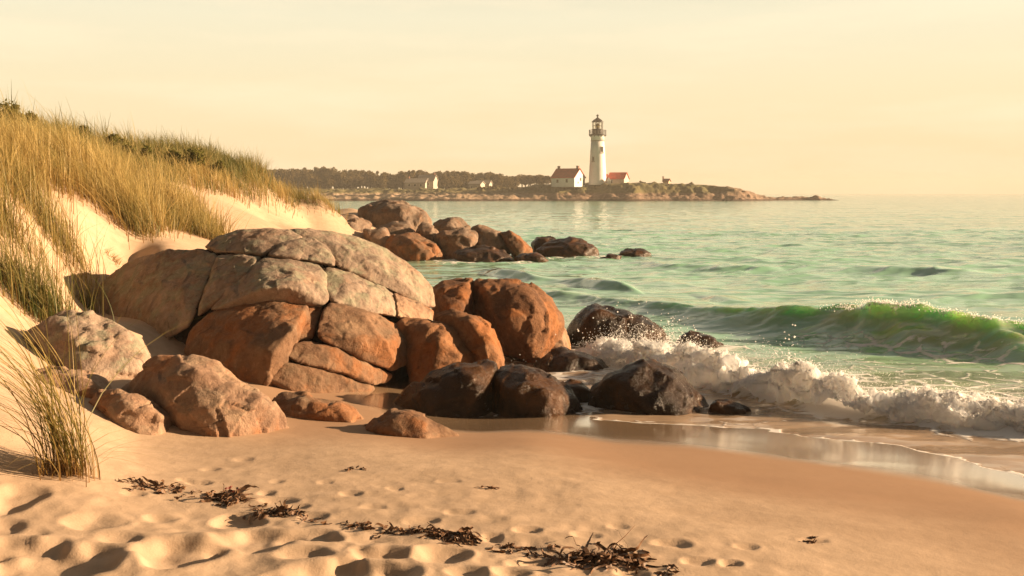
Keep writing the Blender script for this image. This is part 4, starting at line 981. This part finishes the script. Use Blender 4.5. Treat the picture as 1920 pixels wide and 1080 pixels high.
# pale houses under the wood
def low_house(*a, **k_): return house(*a, roof=M_shingle, wall=M_white, **k_)
house('long low white house with a grey roof below the wood', 782, 352.5, 300, 6.2, 4.0, 1.5, 2.7, R(-12), M_farwall, M_shingle, windows=[(-1.8,.8,.6,.8),(0,.8,.6,.8),(1.8,.8,.6,.8)], chimneys=[(-2.6,.5)])
house('taller white gabled house adjoining the long low one', 802, 352, 302, 5.0, 4.5, 2.0, 3.7, R(-14), M_farwall, M_shingle, windows=[(-1.2,1.1,.6,.9),(.9,1.1,.6,.9)], chimneys=[(2.0,.5)])
house('white box like cottage standing alone on the far shore', 894, 356.5, 288, 3.6, 3.4, 1.7, 2.4, R(-20), M_farwall, M_shingle, windows=[(-.8,.8,.5,.8),(.6,.8,.5,.8)])
house('small pale cottage tucked behind the box like one', 907, 354, 296, 4.2, 3.2, 1.4, 2.3, R(-15), M_farwall, M_shingle, windows=[(.5,.7,.5,.7)])
house('tiny cottage out on the bare crest of the point', 1250, 344.5, 300, 1.7, 1.6, .8, 1.4, R(-30), simple_mat('tan_plaster', (.55, .40, .26), .8, .1, 1), M_brick, dz=H + 16.0 * 300 / F, chimneys=[(-1.1, .35)], sink=1.5)

# --- the wood
M_leaf = leaf_mat('wood_leaves', (.10, .075, .032), (.155, .115, .050))
M_bark = simple_mat('bark', (.10, .065, .042), .9, .3, 3)
def tree_meshes(kind):
    Ht = 7.0
    tk = MB()
    q = (.8, .85, .8, 1.0, .45)[kind]
    pts = [(0, 0, -.5), (.1, 0, 1.4 * q), (.0, .1, 2.8 * q), (.2, 0, 4.2 * q)]
    for a, b, r in zip(pts[:-1], pts[1:], (.24, .19, .13)): tk.bar(a, b, r, 7)
    for i in range(5):
        a = i * 1.3 + kind; z = (2.0 + .3 * i) * q; tk.bar((.08, .05, z), (.08 + 1.1 * math.cos(a), 1.1 * math.sin(a), z + .8 * q), .07, 5)
    if kind == 0: size, n, lumps, dz = (2.6, 2.2, 2.3), 2800, 22, 1.2
    elif kind == 1: size, n, lumps, dz = (3.4, 2.4, 1.7), 2800, 24, 2.2
    elif kind == 2: size, n, lumps, dz = (2.0, 1.9, 2.7), 2400, 18, .9
    elif kind == 3: size, n, lumps, dz = (3.6, 2.4, 1.2), 2200, 20, 3.4
    else: size, n, lumps, dz = (2.4, 2.0, 1.7), 2200, 18, .5
    V, Fc = leaf_cloud(size, n, .26, lumps); V[:, 2] += dz
    me1 = bpy.data.meshes.new('trunk'); me1.from_pydata(tk.v, [], tk.f); me1.materials.append(M_bark)
    me2 = mesh_np('crown', V, Fc, False); me2.materials.append(M_leaf)
    return me1, me2
KIND = ['round topped dark tree in the hazy wood behind the far shore', 'broad spreading tree in the hazy wood behind the far shore', 'tall narrow crowned tree in the hazy wood behind the far shore',
        'flat topped pine rising over the hazy wood behind the far shore', 'low bushy tree along the front edge of the hazy wood']
KM = [tree_meshes(i) for i in range(5)]
def tree(kind, x, y, s):
    z = hz(x, y)
    e = tag(empty('tree', (x, y, z)), KIND[kind], 'tree', 'trees of the far wood, kind by kind alike: ' + ('round', 'spreading', 'narrow', 'flat topped', 'low bushy')[kind])
    e.scale = (s, s, s * random.uniform(.9, 1.1)); e.rotation_euler = (0, 0, random.uniform(0, 6.28))
    for nm, me in zip(('trunk', 'crown'), KM[kind]):
        c = bpy.data.objects.new(nm, me); col.objects.link(c); c.parent = e
skyline = lambda p: -3 + np.interp(p, [380,520,560,620,690,735,760,800,830,860,890,940,985,1010,1028], [303,309,310,312,318,322,318,317,316,320,322,325,326,323,330])
for i in range(96):          # back row, whose tops make the skyline
    p = 395 + (1030 - 395) * (i + random.uniform(-.4, .4)) / 95
    Y = random.uniform(318, 345); x = (p - CX) * Y / F
    top = H + (HY - skyline(p) + random.uniform(-2, 5)) * Y / F - hz(x, Y)
    kd = random.choice([0, 0, 1, 1, 2, 3]); tree(kd, x, Y, max(.25, top / (6.2, 6.3, 6.2, 6.6)[kd]))
for i in range(80):          # lower trees in front
    p = 400 + (960 - 400) * (i + random.uniform(-.45, .45)) / 79
    Y = random.uniform(304, 317); x = (p - CX) * Y / F
    if 758 < p < 822 or 880 < p < 920: Y = random.uniform(309, 318); x = (p - CX) * Y / F
    top = H + (HY - skyline(p) - 12 + random.uniform(-5, 8)) * Y / F - hz(x, Y)
    kd = random.choice([4, 4, 0, 2]); tree(kd, x, Y, max(.22, top / (6.2, 6.3, 6.2, 6.6, 4.6)[kd]))
GB = 'dark bushes on the grass of the headland'
for i, (p, q, Y, s) in enumerate([(925,352,278,(2.4,1.5,.9)),(938,350,276,(2.0,1.4,.9)),(950,349,275,(1.7,1.3,1.0)),(964,347,276,(1.8,1.2,1.0)),(905,355,276,(2.2,1.4,.7)),(1203,346,272,(1.0,.8,.5)),(1296,343,272,(.6,.6,.5)),(1018,349,272,(1.6,1.2,.5))]):
    x, y, _ = px(p, q, Y)
    leafy('bush', ['dark bush nearest the box like cottage', 'dark rounded bush second in the row towards the keeper\'s house', 'tall dark bush in the middle of the row', 'tallest dark bush at the head of the row, before the keeper\'s house',
                   'lowest bush at the shore end of the row', 'small dark bush beside the red roofed outbuilding', 'lone little bush on the skyline of the bare point', 'flat bush at the corner of the keeper\'s house'][i],
          'bush', (x, y, hz(x, y) - .15), s, 500, M_leaf, .16, GB)
# low rise of land far behind the point
rx = np.linspace(20, 62, 60); rv = []
for j, yy_ in enumerate((470, 480, 520, 560)):
    for x in rx: rv.append((x * 470 / 300, yy_, (0 if j in (0, 3) else 1) * (6.5 + 1.2 * vnoise(np.array([x * .5]), np.array([1.0]))[0] + .6 * vnoise(np.array([x * 2.1]), np.array([4.0]))[0]) * float(sstep(62, 40, x)) - .5))
tag(link('hills', mesh_np('hills', np.array(rv), grid_faces(4, 60)), M_leaf), 'low hazy rise of land far behind the lighthouse point', 'hill', kind='structure')

# ------------------------------------------------------------------ haze
hb = MB().box(-2600, 2600, -60, 1850, -6, 26)
me = bpy.data.meshes.new('haze'); me.from_pydata(hb.v, [], hb.f)
m = bpy.data.materials.new('haze'); m.use_nodes = True; nt = m.node_tree; nt.nodes.clear()
o_ = nt.nodes.new('ShaderNodeOutputMaterial'); v_ = nt.nodes.new('ShaderNodeVolumePrincipled')
v_.inputs['Color'].default_value = (.99, .92, .80, 1); v_.inputs['Density'].default_value = .00058; v_.inputs['Anisotropy'].default_value = .0
nt.links.new(v_.outputs[0], o_.inputs['Volume'])
tag(link('haze', me, m), 'thin golden sea haze filling the air over the bay', 'haze', kind='stuff')
